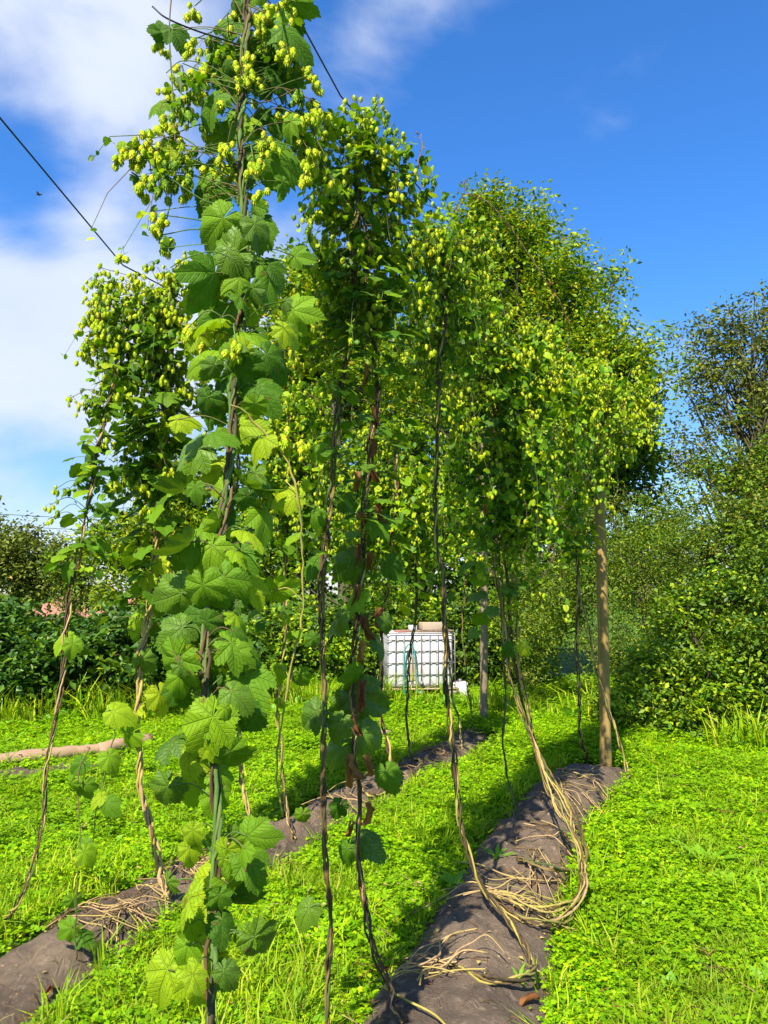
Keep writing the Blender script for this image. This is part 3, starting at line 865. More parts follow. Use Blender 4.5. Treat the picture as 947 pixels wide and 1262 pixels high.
def wire(name, label, pts, r, group=None, cat='wire'):
    a = Acc(); pth = np.asarray(pts) if 'taut' in label else catmull(pts, 10)
    tube(a, pth, r, 5)
    o = link(name, a.mesh(name, M['wire'], pts[0]), loc=pts[0]); tag(o, label, cat, group)
W1a = P(330, -60, 2.45); W1b = P(372, 30, 2.85); W1c = P(420, 118, 3.3)
wire('trellis_wire', 'taut black trellis wire running from top centre to the round wooden post', [P(250, -260, 1.7), W1a, W1b, W1c, (W1c * .5 + p1t * .5) - (0, 0, .05), p1t - (0, 0, .08)], .0038, 'trellis wires over the hop rows')
W2a = P(0, 145, 2.9); W2b = P(152, 327, 4.1)
wire('trellis_wire', 'taut dark wire slanting across the clouds at upper left', [W2a + (W2a - W2b) * .8, W2a * 1.0, W2a * .5 + W2b * .5, W2b, (W2b + p2t) / 2 - (0, 0, .08), p2t - (0, 0, .08)], .0042, 'trellis wires over the hop rows')
wire('trellis_wire', 'short loose wire end poking left from the top of the foremost bine', [P(188, 8, 2.3), P(205, 22, 2.3), P(240, 37, 2.35), P(285, 52, 2.4), P(318, 66, 2.45), P(350, 110, 2.7)], .0030, 'trellis wires over the hop rows')
for (ya, yb, lab) in ((628, 640, 'upper of two thin power lines low over the distant trees'), (642, 650, 'lower of two thin power lines low over the distant trees')):
    wire('power_line', lab, [P(-90, ya, 60), P(60, ya + 9, 60), P(330, yb + 12, 60)], .025, 'power lines at left', 'power line')

# ------------------------------------------------------------------ hop bines
class Bine:
    def __init__(s, label, pts, n_str, r_str, r_bundle, mats, depth0=None, group='hop bines climbing their strings', name='hop_bine', twist=.10, wob=.016):
        s.path, s.s = resample(catmull(pts, 10), .025)
        for q in s.path:
            if q[2] < .4: q[2] = max(q[2], surf_z(q[0], q[1]) + r_bundle + r_str + .004)
        s.base = s.path[0].copy()
        s.t = thing(name, label, 'hop plant', s.base, group)
        ph = rng.uniform(0, 6.28)
        tg = nrm(np.gradient(s.path, axis=0)); a_ = nrm(np.cross(tg, (.2, 1, .1))); b_ = np.cross(tg, a_)
        k1 = rng.uniform(0, 6, 6)
        s.path = s.path + a_ * (wob * np.sin(s.s * 3.1 + k1[0]) + wob * .5 * np.sin(s.s * 8.3 + k1[1]))[:, None]
        for k in range(n_str):
            a = Acc()
            th = ph + k * 6.283 / n_str + s.s / twist * 2 * (1 if k % 4 else .8) + .5 * np.sin(s.s * 5 + k1[2] * k)
            rb = r_bundle * (1 + .45 * np.sin(s.s * (6 + k) + k * 2 + k1[3]))
            q = s.path + a_ * (rb * np.cos(th))[:, None] + b_ * (rb * np.sin(th))[:, None]
            node = np.abs(((s.s * 5.3 + k * .37) % 1) - .5) * 2
            rr = r_str * (1 + .18 * np.sin(s.s * 41 + k) + .55 * np.clip(node - .86, 0, 1) / .14 + .12 * rng.normal(size=len(s.s))) * rng.uniform(.6, 1.2)
            q = q + a_ * (.0035 * np.sin(s.s * 19 + k * 2.2) + .002 * rng.normal(size=len(s.s)))[:, None]
            tube(a, q, rr, 6)
            link('stem', a.mesh('stem', M[mats[k % len(mats)]], s.base, smooth=True), s.t)
        s.stalk = Acc(); s.cones = Acc(); s.small = Acc(); s.ncone = 0
        s.small_mats = [M['hop_small'], M['hop_bright']]
    def at_z(s, z):
        return s.path[np.abs(s.path[:, 2] - z).argmin()]
    def leaf(s, loc, size, tip, nor, kind='hop_leaf', hi=True, stalk=True, dead=False):
        pool = LEAF_DEAD if dead else (LEAF_HI if hi else LEAF_LO)[kind]
        me = pool[rng.integers(len(pool))]
        o = link('dead_leaf' if dead else 'leaf', me, s.t, np.asarray(loc) - s.base)
        fm = frames(np.asarray(tip)[None], np.asarray(nor)[None])[0]
        o.rotation_mode = 'QUATERNION'; o.rotation_quaternion = Matrix(fm.tolist()).to_quaternion()
        o.scale = (size,) * 3
        if stalk:
            j = np.abs(s.path[:, 2] - (loc[2] - .02)).argmin(); a0 = s.path[j]
            if np.linalg.norm(a0 - loc) < .45:
                mid = (a0 + loc) / 2 + (0, 0, .02)
                tube(s.stalk, catmull([a0, mid, loc], 4), .0018, 3, cap=False)
    def pixel_leaf(s, px, py, w_, ang, kind='hop_leaf', tilt=None, dy=0.0):
        """leaf seen w_ pixels wide at a pixel, tip pointing ang degrees (0 right, -90 down)"""
        y = s.depth_at(py) + dy + rng.normal() * .04
        c = P(px, py, y); sz = w_ / F0 * y * (rng.uniform(.82, 1.05) if py < 860 else rng.uniform(.85, 1.08))
        an = R(ang)
        tip = RGT * math.cos(an) + UPC * math.sin(an) * .9 + FWD * rng.normal() * .3 - np.array((0, 0, .12)) - FWD * .15
        if tilt is None: tilt = rng.uniform(.15, .75)
        side = math.cos(an)
        nor = -FWD * 1.0 + np.array((0, 0, 1.0)) * tilt + RGT * side * rng.uniform(-.2, .9) + rng.normal(0, .42, 3)
        org = c - nrm(tip) * sz * .30
        s.leaf(org, sz, tip, nor, kind)
    def depth_at(s, py):
        # distance of the stem at this picture row
        v = s.path - CAM; zz = v @ FWD; yy = H0 / 2 - (v @ UPC) / zz * F0
        return s.path[np.abs(yy - py).argmin(), 1]
    def px_at(s, py):
        v = s.path - CAM; zz = v @ FWD; yy = H0 / 2 - (v @ UPC) / zz * F0; xx = W0 / 2 + (v @ RGT) / zz * F0
        return xx[np.abs(yy - py).argmin()]
    def random_leaves(s, z0, z1, n, sz, kinds, reach=.14, hi=False, dead=False, down=.4):
        for k in range(n):
            z = rng.uniform(z0, z1); a0 = s.at_z(z)
            d_ = nrm(np.array((rng.normal(), rng.normal() - .25, 0)))
            loc = a0 + d_ * reach * rng.uniform(.25, 1) + (0, 0, rng.normal() * .03)
            tip = d_ + (0, 0, -down * rng.uniform(.3, 2)); nor = d_ * .45 + (0, 0, 1) + rng.normal(0, .3, 3)
            s.leaf(loc, rng.uniform(*sz), tip, nor, kinds[rng.integers(len(kinds))], hi, dead=dead)
    def strand(s, pts, r=.0022):
        tube(s.stalk, catmull(pts, 6), r, 4, cap=False)
    def cluster(s, c, n, rad, size, sep=False, pool=None, mi=None, stalkfrom=None):
        """n cones hanging round a point"""
        c = np.asarray(c)
        off = rng.normal(size=(n, 3)) * rad * .55; off[:, 2] = off[:, 2] * 1.1 - rad * .2
        L = c + off
        sz = size * rng.uniform(.75, 1.2, n)
        down = rng.normal(0, .28, (n, 3)); down[:, 2] = 1
        Mx = frames(rng.normal(size=(n, 3)) * (1, 1, .1), down)
        if sep:
            for k in range(n):
                if s.ncone >= 295:
                    s.cones.stamp(CONE_T, Mx[k:k + 1] * sz[k], L[k:k + 1], mi=0); continue
                me = (pool or CONES_Y)[rng.integers(3)]
                o = link('cone', me, s.t, L[k] - s.base); o.rotation_mode = 'QUATERNION'
                o.rotation_quaternion = Matrix(Mx[k].tolist()).to_quaternion(); o.scale = (sz[k],) * 3
                s.ncone += 1
        else:
            s.cones.stamp(CONE_T if size > .024 else CONE_T2, Mx * sz[:, None, None], L, mi=(rng.integers(2) if mi is None else mi))
        for k in range(n):
            tube(s.stalk, [c + (0, 0, rad * .4), L[k] + (0, 0, .0)], .0009, 3, cap=False)
    def mass(s, blobs, n_cl, per, size, n_leaf, lsize, cmi=None, shell=.35, lmix=.5, hang=0.0):
        """cloud of laterals: cone clusters and small leaves in the given blobs"""
        cl = blob_clumps(blobs, n_cl, (1, 1), .6, .2)
        for c in cl[:, :3]:
            s.cluster(c, max(2, int(rng.poisson(per))), size * 1.5, size * 1.12, mi=(int(rng.random() < .3) if cmi is None else cmi))
        lc = blob_clumps(blobs, max(4, n_leaf // 6), (.05, .12), shell, .2)
        n = len(lc) * 6
        L = np.repeat(lc[:, :3], 6, 0) + rng.normal(size=(n, 3)) * lsize * 1.2
        Mx = leaf_frames(n, .8, droop=.5) * (lsize * rng.uniform(.45, 1.25, n))[:, None, None]
        half = rng.random(n) < lmix
        kk = rng.integers(0, 4, n)
        for q in range(4):
            for b_, mi in ((half, 0), (~half, 1)):
                m_ = b_ & (kk == q)
                s.small.stamp(TINY[q], Mx[m_], L[m_], mi=mi)
        # twigs tying the mass to its stem
        sel = cl[rng.choice(len(cl), max(3, len(cl) // 3), replace=False)][:, :3]
        for c in sel:
            a0 = s.at_z(c[2] + rng.uniform(-.1, .25)); 
            mid = (a0 + c) / 2 + rng.normal(0, .04, 3) + (0, 0, .05)
            s.strand([a0, mid, c], .0016)
    def tails(s, blobs, n, L=(.25, .7), ls=.04, cs=.026, cone=.5, mi=None):
        st = blob_clumps(blobs, n, (1, 1), .4, .1)[:, :3]
        for c in st:
            ln = rng.uniform(*L); m_ = max(4, int(ln / .05)); dx = rng.normal() * .12; dy = rng.normal() * .12; w0 = rng.uniform(0, 6)
            f = np.linspace(0, 1, m_)
            p = c + np.stack([dx * f + .02 * np.sin(f * 6 + w0), dy * f, .06 * np.sin(f * 3) - ln * f ** 1.3], 1)
            tube(s.stalk, p, np.linspace(.0024, .001, m_), 3, cap=False)
            k = rng.random(m_) < .85; q = np.repeat(p[k], 2, 0); q = q + rng.normal(0, .012, q.shape)
            Mx = leaf_frames(len(q), .6, droop=.7) * (ls * rng.uniform(.5, 1.2, len(q)) * (1 - .4 * np.repeat(f[k], 2)))[:, None, None]
            pk = rng.integers(0, 4, len(q)); bb = rng.random(len(q)) < .5
            for j in range(4):
                for b_, m2 in ((bb, 0), (~bb, 1)):
                    g = (pk == j) & b_; s.small.stamp(TINY[j], Mx[g], q[g], mi=m2)
            for x in p[rng.random(m_) < cone * .5]: s.cluster(x, rng.integers(2, 5), cs * 1.1, cs * 1.1, mi=(mi if mi is not None else int(rng.random() < .3)))
    def finish(s, stalk_mat='stem_green'):
        if s.stalk.n: link('leaf_stalks', s.stalk.mesh('leaf_stalks', M[stalk_mat], s.base), s.t, kind='stuff')
        if s.cones.n: link('small_cones', s.cones.mesh('small_cones', [M['cone'], M['cone_green']], s.base), s.t, kind='stuff')
        if s.small.n: link('small_leaves', s.small.mesh('small_leaves', s.small_mats, s.base), s.t, kind='stuff')

def PP(lst, y0, y1=None):
    """pixel list to points, distance changing evenly from y0 (first) to y1 (last)"""
    y1 = y0 if y1 is None else y1
    n = len(lst)
    return [P(x, y, (q[2] if len(q) > 2 else y0 + (y1 - y0) * k / (n - 1))) for k, q in enumerate(lst) for x, y in [q[:2]]]

# A: the foremost bine
A = Bine('foremost leafy hop bine with big lobed leaves climbing past the top of the frame',
         [np.array((-.42, 1.62, .0))] + PP([(257, 1262), (263, 1150), (270, 1050), (265, 930), (262, 830), (265, 760), (272, 700), (276, 630), (279, 560), (285, 490), (291, 410), (296, 340), (298, 270), (301, 190), (304, 110), (308, 20), (316, -80), (330, -160)], 1.72, 2.5),
         6, .0044, .0078, ['stem_green', 'stem_dark', 'stem_green', 'stem_dark', 'stem_green', 'stem_brown'])
AL = [ # lower
 (254, 905, 66, -120, 'y'), (290, 900, 66, -60, 'y'), (306, 886, 50, -30, 'g'), (230, 943, 52, -110, 'y'), (233, 976, 46, -85, 'y'), (262, 926, 40, -60, 'y'), (199, 918, 54, -160, 'b'),
 (292, 938, 56, -50, 'g'), (277, 964, 38, -40, 'y'), (200, 982, 46, -125, 'b'), (238, 1033, 32, -90, 'y'), (318, 1035, 48, -20, 'g'), (313, 1068, 54, -60, 'g'), (254, 1098, 62, -115, 'y'),
 (222, 1116, 54, -125, 'y'), (292, 1098, 72, -55, 'g'), (205, 1095, 34, -110, 'b'), (326, 1162, 50, -25, 'b'), (262, 1189, 38, -120, 'y'), (196, 1215, 66, -120, 'y'), (228, 1178, 44, -110, 'y'), (248, 1222, 56, -95, 'y'),
 (282, 1209, 38, -60, 'b'), (305, 1110, 44, -30, 'g'), (262, 952, 52, -90, 'b'), (290, 1045, 40, -80, 'b'),
 # middle
 (322, 518, 44, 5, 'y'), (316, 547, 46, -140, 'y'), (280, 555, 28, -170, 'y'), (265, 591, 36, -130, 'y'), (227, 556, 72, 175, 'b'), (213, 610, 60, -160, 'b'), (310, 605, 62, -40, 'g'), (332, 590, 54, -30, 'g'),
 (247, 663, 54, -145, 'y'), (223, 680, 60, -130, 'b'), (258, 690, 56, -100, 'g'), (310, 656, 40, 0, 'y'), (296, 683, 32, -20, 'y'), (323, 673, 26, 10, 'y'), (316, 732, 50, -50, 'y'), (207, 738, 70, -150, 'b'),
 (300, 765, 46, -40, 'y'), (253, 738, 62, -90, 'g'), (285, 728, 60, -60, 'g'), (266, 795, 54, -170, 'y'), (303, 800, 60, -15, 'g'), (212, 782, 58, -150, 'b'), (212, 828, 84, -120, 'g'), (283, 818, 36, -80, 'y'), (308, 848, 70, -60, 'g'),
 (232, 814, 36, -75, 'y'), (222, 845, 44, -100, 'y'), (250, 500, 50, -150, 'g'), (300, 690, 60, -70, 'g'), (330, 640, 55, -45, 'g'), (240, 770, 60, -120, 'g'), (310, 540, 50, -60, 'g'), (265, 640, 60, -110, 'g'),
 # upper
 (256, 248, 62, -130, 'g'), (262, 282, 64, -150, 'g'), (309, 265, 54, -85, 'g'), (326, 282, 48, -70, 'g'), (345, 200, 74, -20, 'g'), (350, 232, 36, -80, 'g'), (274, 319, 74, -170, 'b'), (259, 354, 78, -100, 'g'), (334, 332, 72, -60, 'g'),
 (309, 360, 24, -90, 'g'), (268, 387, 62, -120, 'g'), (371, 316, 34, -10, 'g'), (373, 385, 50, -30, 'g'), (245, 448, 50, -165, 'y'), (275, 469, 44, -150, 'g'), (308, 465, 54, -30, 'g'), (258, 507, 48, -130, 'g'), (312, 410, 50, 0, 'y'), (258, 393, 46, 175, 'y'),
 (360, 412, 44, -20, 'y'), (325, 486, 62, -60, 'g'), (290, 320, 50, -60, 'b'), (340, 450, 55, -40, 'g'), (270, 430, 50, -120, 'g'),
 (374, 10, 50, -20, 'g'), (364, 44, 62, -40, 'g'), (278, 77, 76, 30, 'g'), (219, 44, 44, -50, 'g'), (193, 37, 34, 170, 'g'), (192, 128, 36, -165, 'g'), (258, 130, 50, -120, 'g'), (350, 100, 50, -30, 'g'), (330, 60, 55, -60, 'g'), (305, 145, 40, 20, 'y'),
 (285, 30, 44, -100, 'g'), (340, 150, 45, -60, 'g'), (270, 170, 40, -140, 'g'), (205, 190, 30, -160, 'y'), (175, 180, 22, 160, 'y'), (150, 178, 16, 100, 'y'), (172, 222, 20, -40, 'g'), (183, 262, 24, 175, 'g'), (206, 300, 22, 100, 'g'), (225, 100, 26, 120, 'y')]
KN = {'y': 'hop_leaf_young', 'g': 'hop_leaf', 'b': 'hop_leaf_blue'}
for q in AL:
    A.pixel_leaf(q[0], q[1], q[2], q[3] + rng.normal() * 8, KN[q[4]], tilt=(rng.uniform(.5, 1.5) if q[4] == 'y' else rng.uniform(-.3, .5)))
for _ in range(92):
    py = rng.uniform(220, 890); px = A.px_at(py) + rng.normal() * 26
    A.pixel_leaf(px, py, rng.uniform(18, 46), -90 + rng.normal() * 60, ('hop_leaf', 'hop_leaf', 'hop_leaf_young', 'hop_leaf_blue')[rng.integers(4)], dy=rng.uniform(-.07, .14))
for _ in range(16):
    py = rng.uniform(880, 1230); A.pixel_leaf(A.px_at(py) + rng.normal() * 20, py, rng.uniform(24, 42), -90 + rng.normal() * 55, 'hop_leaf_young' if rng.random() < .6 else 'hop_leaf', tilt=.8)
for _ in range(46):
    py = rng.uniform(-60, 215); px = A.px_at(py) + float(np.clip(rng.normal() * 32, -50, 50)) + 8
    A.pixel_leaf(px, py, rng.uniform(20, 44), -90 + rng.normal() * 60, 'hop_leaf', dy=rng.uniform(.0, .2))
AC = [(345, 12, 12, 16), (290, 15, 11, 14), (240, 14, 6, 10), (325, 22, 8, 12), (196, 52, 5, 8), (240, 55, 6, 9), (225, 85, 6, 11), (243, 108, 8, 13), (214, 118, 8, 10), (297, 88, 11, 13), (305, 75, 6, 10), (366, 116, 7, 11), (388, 98, 6, 10),
      (170, 185, 13, 17), (148, 190, 3, 7), (202, 178, 16, 20), (226, 200, 15, 20), (215, 150, 11, 16), (232, 222, 8, 12), (194, 218, 9, 13), (176, 228, 5, 8), (197, 272, 9, 10), (201, 297, 3, 6), (266, 212, 11, 12), (284, 220, 5, 9), (281, 182, 10, 12),
      (331, 172, 8, 13), (312, 202, 5, 10), (320, 236, 4, 9), (384, 195, 7, 10), (376, 214, 5, 8), (236, 408, 9, 10), (265, 414, 6, 9), (291, 434, 6, 9), (352, 60, 8, 12), (300, 45, 7, 11), (370, 150, 7, 12), (395, 135, 6, 10), (262, 150, 6, 10), (270, 120, 6, 9)]
for (px, py, n, sp) in AC:
    y = A.depth_at(py) + rng.normal() * .05
    c = P(px, py, y)
    green = rng.random() < .25
    A.cluster(c, int(n * 1.4), sp / F0 * y * 1.15, .031, True, CONES_G if green else CONES_Y)
    a0 = A.at_z(c[2] - .05 + rng.uniform(-.05, .15))
    A.strand([a0, (a0 + c) / 2 + (0, 0, .05) + rng.normal(0, .02, 3), c + (0, 0, .02)], .0022)
A.strand(PP([(304, 110), (260, 82), (225, 75), (205, 90)], 2.3), .002)
A.strand(PP([(213, -20), (209, 40), (214, 130), (216, 200), (208, 260), (196, 300)], 2.25), .0026)
A.strand(PP([(296, 240), (262, 250), (232, 235), (205, 215)], 2.2), .002)
A.strand(PP([(292, 320), (262, 310), (230, 318), (210, 330)], 2.1), .002)
A.strand(PP([(306, 150), (340, 110), (365, 125), (400, 190)], 2.4), .002)
A.mass([B(205, 190, 2.25, 34, 34), B(235, 110, 2.3, 30, 40), B(340, 60, 2.45, 38, 55), B(365, 150, 2.6, 38, 60), B(285, 60, 2.45, 34, 50)], 42, 4, .028, 336, 0.024, lmix=.75, shell=.1)
A.tails([B(200, 190, 2.25, 50, 50), B(350, 140, 2.5, 45, 70), B(240, 100, 2.3, 50, 50)], 12, (.1, .28), .035, .028)
A.finish()

# yellow sucker bine
S1 = Bine('thin yellow hop shoot hanging in an arc right of the foremost bine',
          PP([(347, 1005), (341, 930), (347, 880), (356, 840), (366, 780), (372, 720), (373, 660), (366, 610), (354, 565), (340, 543), (318, 520), (300, 505), (284, 500)], 2.2, 2.0), 1, .0038, .0, ['stem_yellow'], wob=.004)
for q in [(350, 613, 42, 175, 'y'), (350, 728, 42, 10, 'y'), (343, 831, 24, -90, 'y'), (370, 840, 30, -80, 'g'), (330, 600, 26, -120, 'g'), (378, 600, 20, 0, 'y')]:
    S1.pixel_leaf(*q[:4], KN[q[4]])
for (px, py, n, sp) in [(356, 538, 10, 10), (340, 545, 3, 6), (350, 757, 5, 6), (344, 862, 4, 5), (372, 545, 5, 7)]:
    S1.cluster(P(px, py, 2.08), n, sp / F0 * 2.1, .028, True)
S1.finish('stem_yellow')

# B and C: the pair in the middle
Bn = Bine('slender brown twisted hop bine standing nearly bare left of the dead leaved one',
          [P(412, 1300, 2.8)] + PP([(408, 1255), (402, 1150), (397, 1040), (395, 930), (398, 830), (403, 720), (409, 620), (417, 510), (426, 420), (434, 330), (440, 240), (446, 180)], 2.85, 3.15),
          4, .0042, .0065, ['stem_brown', 'stem_dark', 'stem_brown'])
for q in [(380, 885, 42, -150, 'b'), (375, 1128, 36, -130, 'b'), (414, 900, 40, -120, 'b'), (372, 1010, 26, -100, 'g'), (383, 790, 24, -140, 'g'), (418, 770, 34, -110, 'b'), (385, 700, 34, -150, 'g'), (430, 620, 36, -30, 'g'),
          (393, 560, 34, -150, 'g'), (385, 640, 30, -120, 'g')]:
    Bn.pixel_leaf(*q[:4], KN[q[4]])
Bn.random_leaves(1.7, 2.7, 26, (.045, .08), ['hop_leaf', 'hop_leaf_young'], .16)
Bn.random_leaves(2.6, 3.6, 34, (.06, .11), ['hop_leaf', 'hop_leaf', 'hop_leaf_blue'], .22)
Bn.mass([B(395, 200, 3.1, 32, 70), B(400, 330, 3.1, 38, 80), B(375, 420, 3.3, 34, 50), B(385, 520, 3.5, 28, 60)], 75, 4, .026, 496, 0.029, lmix=.8, shell=.2)
Bn.finish()

Cn = Bine('dead leaved hop bine with a heavy crown of cones in the centre',
          [S(497, 1262)] + PP([(478, 1225), (455, 1165), (444, 1100), (438, 1010), (438, 920), (441, 830), (446, 730), (451, 630), (456, 530), (458, 430), (452, 330), (446, 240), (444, 170)], 2.95, 3.2),
          5, .0046, .009, ['stem_brown', 'stem_dark', 'stem_tan', 'stem_brown', 'stem_dark'])
for q in [(410, 930, 44, -140, 'b'), (462, 905, 52, -5, 'b'), (455, 1040, 44, -15, 'b'), (425, 1055, 30, -110, 'g'), (480, 962, 40, -70, 'g'), (425, 870, 40, -130, 'b'), (455, 862, 56, -20, 'b'), (410, 770, 36, -150, 'b'),
          (470, 790, 34, -40, 'b'), (432, 740, 42, -140, 'g'), (478, 770, 26, -60, 'b'), (425, 700, 48, -150, 'b'), (470, 650, 40, -40, 'g'), (438, 840, 40, -100, 'g'), (480, 700, 38, -60, 'g'), (415, 1000, 28, -120, 'g')]:
    Cn.pixel_leaf(*q[:4], KN[q[4]])
for q in [(436, 950, 24), (452, 780, 24), (440, 740, 22), (446, 860, 26), (455, 700, 22), (444, 650, 22), (438, 600, 20), (433, 960, 26), (454, 950, 22), (460, 590, 20), (452, 1010, 20), (432, 1030, 18), (458, 560, 18), (462, 520, 18), (448, 810, 22), (440, 690, 20), (470, 770, 20), (450, 470, 20), (436, 900, 20), (470, 640, 18)]:
    y = Cn.depth_at(q[1]) - .03
    Cn.leaf(P(q[0], q[1] - 12, y), q[2] / F0 * y * 1.2, -UPC + rng.normal(0, .25, 3), -FWD + rng.normal(0, .6, 3), dead=True)
Cn.random_leaves(1.7, 2.8, 40, (.05, .09), ['hop_leaf', 'hop_leaf_blue'], .2)
Cn.random_leaves(2.5, 3.6, 60, (.06, .10), ['hop_leaf', 'hop_leaf_blue'], .26)
for (px, py, n, sp) in [(430, 345, 6, 12), (445, 370, 8, 14), (460, 385, 8, 12), (472, 350, 6, 10), (430, 380, 6, 12), (425, 410, 5, 10), (455, 400, 6, 12), (465, 410, 5, 9), (422, 455, 8, 12), (430, 470, 6, 10), (405, 485, 4, 8), (470, 470, 4, 9), (408, 345, 5, 10),
                        (440, 125, 7, 12), (465, 120, 7, 12), (425, 135, 6, 10), (475, 145, 5, 10), (450, 145, 8, 14), (490, 180, 4, 8), (510, 215, 5, 9), (495, 165, 3, 7), (412, 150, 6, 10), (455, 170, 8, 14), (430, 175, 7, 13), (480, 200, 5, 12), (400, 215, 6, 12), (530, 220, 6, 10), (505, 245, 7, 12), (460, 215, 6, 14), (385, 240, 6, 12), (375, 265, 5, 10), (380, 190, 6, 12)]:
    y = Cn.depth_at(py) + rng.normal() * .06
    c = P(px, py, y)
    Cn.cluster(c, n, sp / F0 * y, .030, True, CONES_Y if rng.random() < .75 else CONES_G)
    a0 = Cn.at_z(c[2] - .03); Cn.strand([a0, (a0 + c) / 2 + (0, 0, .04), c], .0018)
Cn.mass([B(445, 165, 3.15, 42, 45), B(480, 215, 3.25, 46, 55), B(430, 250, 3.2, 56, 70), B(490, 300, 3.3, 50, 70), B(450, 350, 3.3, 60, 60), B(420, 400, 3.3, 40, 60)], 162, 5, .027, 880, 0.026, lmix=.8, shell=.2)
Cn.tails([B(450, 330, 3.1, 80, 120), B(480, 200, 3.2, 60, 70), B(420, 160, 3.1, 55, 40)], 46, (.2, .5), .04)
Cn.finish()

# D: dark straight bine whose foot loops over the ridge
D = Bine('straight dark hop bine whose foot loops across the nearest ridge',
         [S(520, 1190, .02), S(552, 1183, .02), S(600, 1203, .03), S(640, 1208, .06), S(658, 1190, .08), S(642, 1152, .09), S(612, 1112, .12)] +
         PP([(588, 1068), (570, 1010), (556, 935), (548, 850), (545, 760), (542, 660), (541, 560), (543, 460), (545, 390), (542, 310)], 3.62, 3.8),
         4, .0048, .0075, ['stem_dark', 'stem_brown', 'stem_yellow', 'stem_dark'])
D.random_leaves(2.9, 4.0, 30, (.06, .10), ['hop_leaf', 'hop_leaf_blue'], .25)
D.mass([B(540, 275, 3.7, 40, 55), B(575, 310, 3.9, 40, 55), B(525, 350, 3.8, 50, 60), B(570, 400, 4.1, 50, 60), B(520, 430, 4.2, 45, 60), B(560, 350, 4.0, 45, 50), B(590, 340, 4.2, 30, 40)], 210, 5, .026, 720, 0.026, lmix=.65, shell=.25)
D.tails([B(540, 300, 3.7, 60, 60), B(540, 420, 3.9, 60, 80)], 46, (.25, .7), .04)
D.finish()

# E: the golden bundle
E1 = Bine('thick golden bundle of hop bines sweeping down to a loop on the ridge',
          [S(608, 1112, .02), S(640, 1128, .03), S(665, 1134, .06), S(690, 1132, .09), S(712, 1115, .11), S(723, 1088, .14), S(716, 1052, .20), S(700, 1015, .28), P(676, 970, 4.8)] +
          PP([(650, 915), (634, 850), (622, 780), (615, 700), (612, 620), (608, 540), (604, 460), (600, 390)], 4.95, 5.0),
          5, .0052, .014, ['stem_tan', 'stem_yellow', 'stem_brown', 'stem_tan', 'stem_brown'], twist=.24)
E1.random_leaves(1.95, 3.3, 84, (.08, .14), ['hop_leaf', 'hop_leaf', 'hop_leaf_blue'], .28)
E1.leaf(P(598, 625, 4.6), .06, -UPC, -FWD, dead=True)
E1.mass([B(600, 400, 5.0, 50, 60), B(630, 450, 5.1, 60, 55), B(590, 480, 5.0, 50, 50), B(660, 420, 5.2, 36, 30), B(640, 530, 5.2, 40, 50), B(600, 560, 5.0, 45, 40), B(570, 420, 4.7, 40, 60), B(690, 460, 5.5, 34, 34), B(560, 500, 4.9, 34, 50)], 330, 5, .027, 1040, 0.036, shell=.3, lmix=.45)
E1.mass([B(640, 640, 4.9, 42, 50), B(600, 650, 4.9, 22, 60), B(650, 580, 5.0, 40, 40)], 15, 3, .024, 360, 0.050, shell=.1, lmix=.8)
E1.tails([B(620, 520, 4.9, 80, 80), B(620, 430, 5.0, 80, 60), B(580, 560, 4.8, 50, 60), B(640, 620, 4.9, 50, 50)], 100, (.25, .85), .05, cone=.4)
E1.random_leaves(1.35, 2.2, 24, (.08, .14), ['hop_leaf', 'hop_leaf_blue', 'hop_leaf'], .22)
E1.finish()
E2 = Bine('golden hop bine just right of the thick bundle joining the same loop',
          [S(600, 1100, .02), S(640, 1118, .03), S(680, 1124, .08), S(708, 1108, .11), S(716, 1082, .14), S(710, 1040, .2), P(700, 1000, 4.9), P(690, 975, 5.0)] + PP([(668, 935), (652, 880), (640, 800), (630, 720), (626, 640), (628, 560), (632, 480)], 5.1, 5.2),
          3, .0052, .011, ['stem_brown', 'stem_yellow', 'stem_tan'], twist=.24)
E2.random_leaves(2.1, 3.3, 16, (.08, .13), ['hop_leaf', 'hop_leaf_young'], .25)
E2.leaf(P(645, 795, 4.9), .11, RGT - UPC, -FWD + (0, 0, .6), 'hop_leaf_young'); E2.leaf(P(630, 798, 4.9), .11, -RGT - UPC, -FWD + (0, 0, .6), 'hop_leaf')
E2.mass([B(660, 480, 5.3, 40, 40), B(640, 560, 5.2, 30, 60)], 62, 5, .026, 240, 0.036, shell=.3)
E2.tails([B(660, 560, 5.1, 40, 60), B(690, 480, 5.4, 40, 50)], 34, (.3, .9), .05)
E2.finish()
E3 = Bine('bare brown hop bine threading inside the golden bundle',
          [S(640, 1060, .02), S(675, 1075, .05), S(710, 1072, .09), S(722, 1050, .14), P(706, 1005, 5.0), P(683, 965, 5.2)] + PP([(660, 910), (642, 845), (630, 770), (620, 690), (618, 610)], 5.25, 5.3), 3, .006, .009, ['stem_brown', 'stem_dark'], twist=.2)
E3.finish()
F1 = Bine('thin dark hop bine rising left of the golden bundle from the grass',
          [S(643, 1008)] + PP([(628, 965), (620, 910), (619, 840), (621, 760), (618, 680), (615, 600)], 5.5, 5.5), 3, .0045, .006, ['stem_dark', 'stem_brown'])
F1.random_leaves(1.7, 2.6, 12, (.07, .11), ['hop_leaf'], .2); F1.finish()

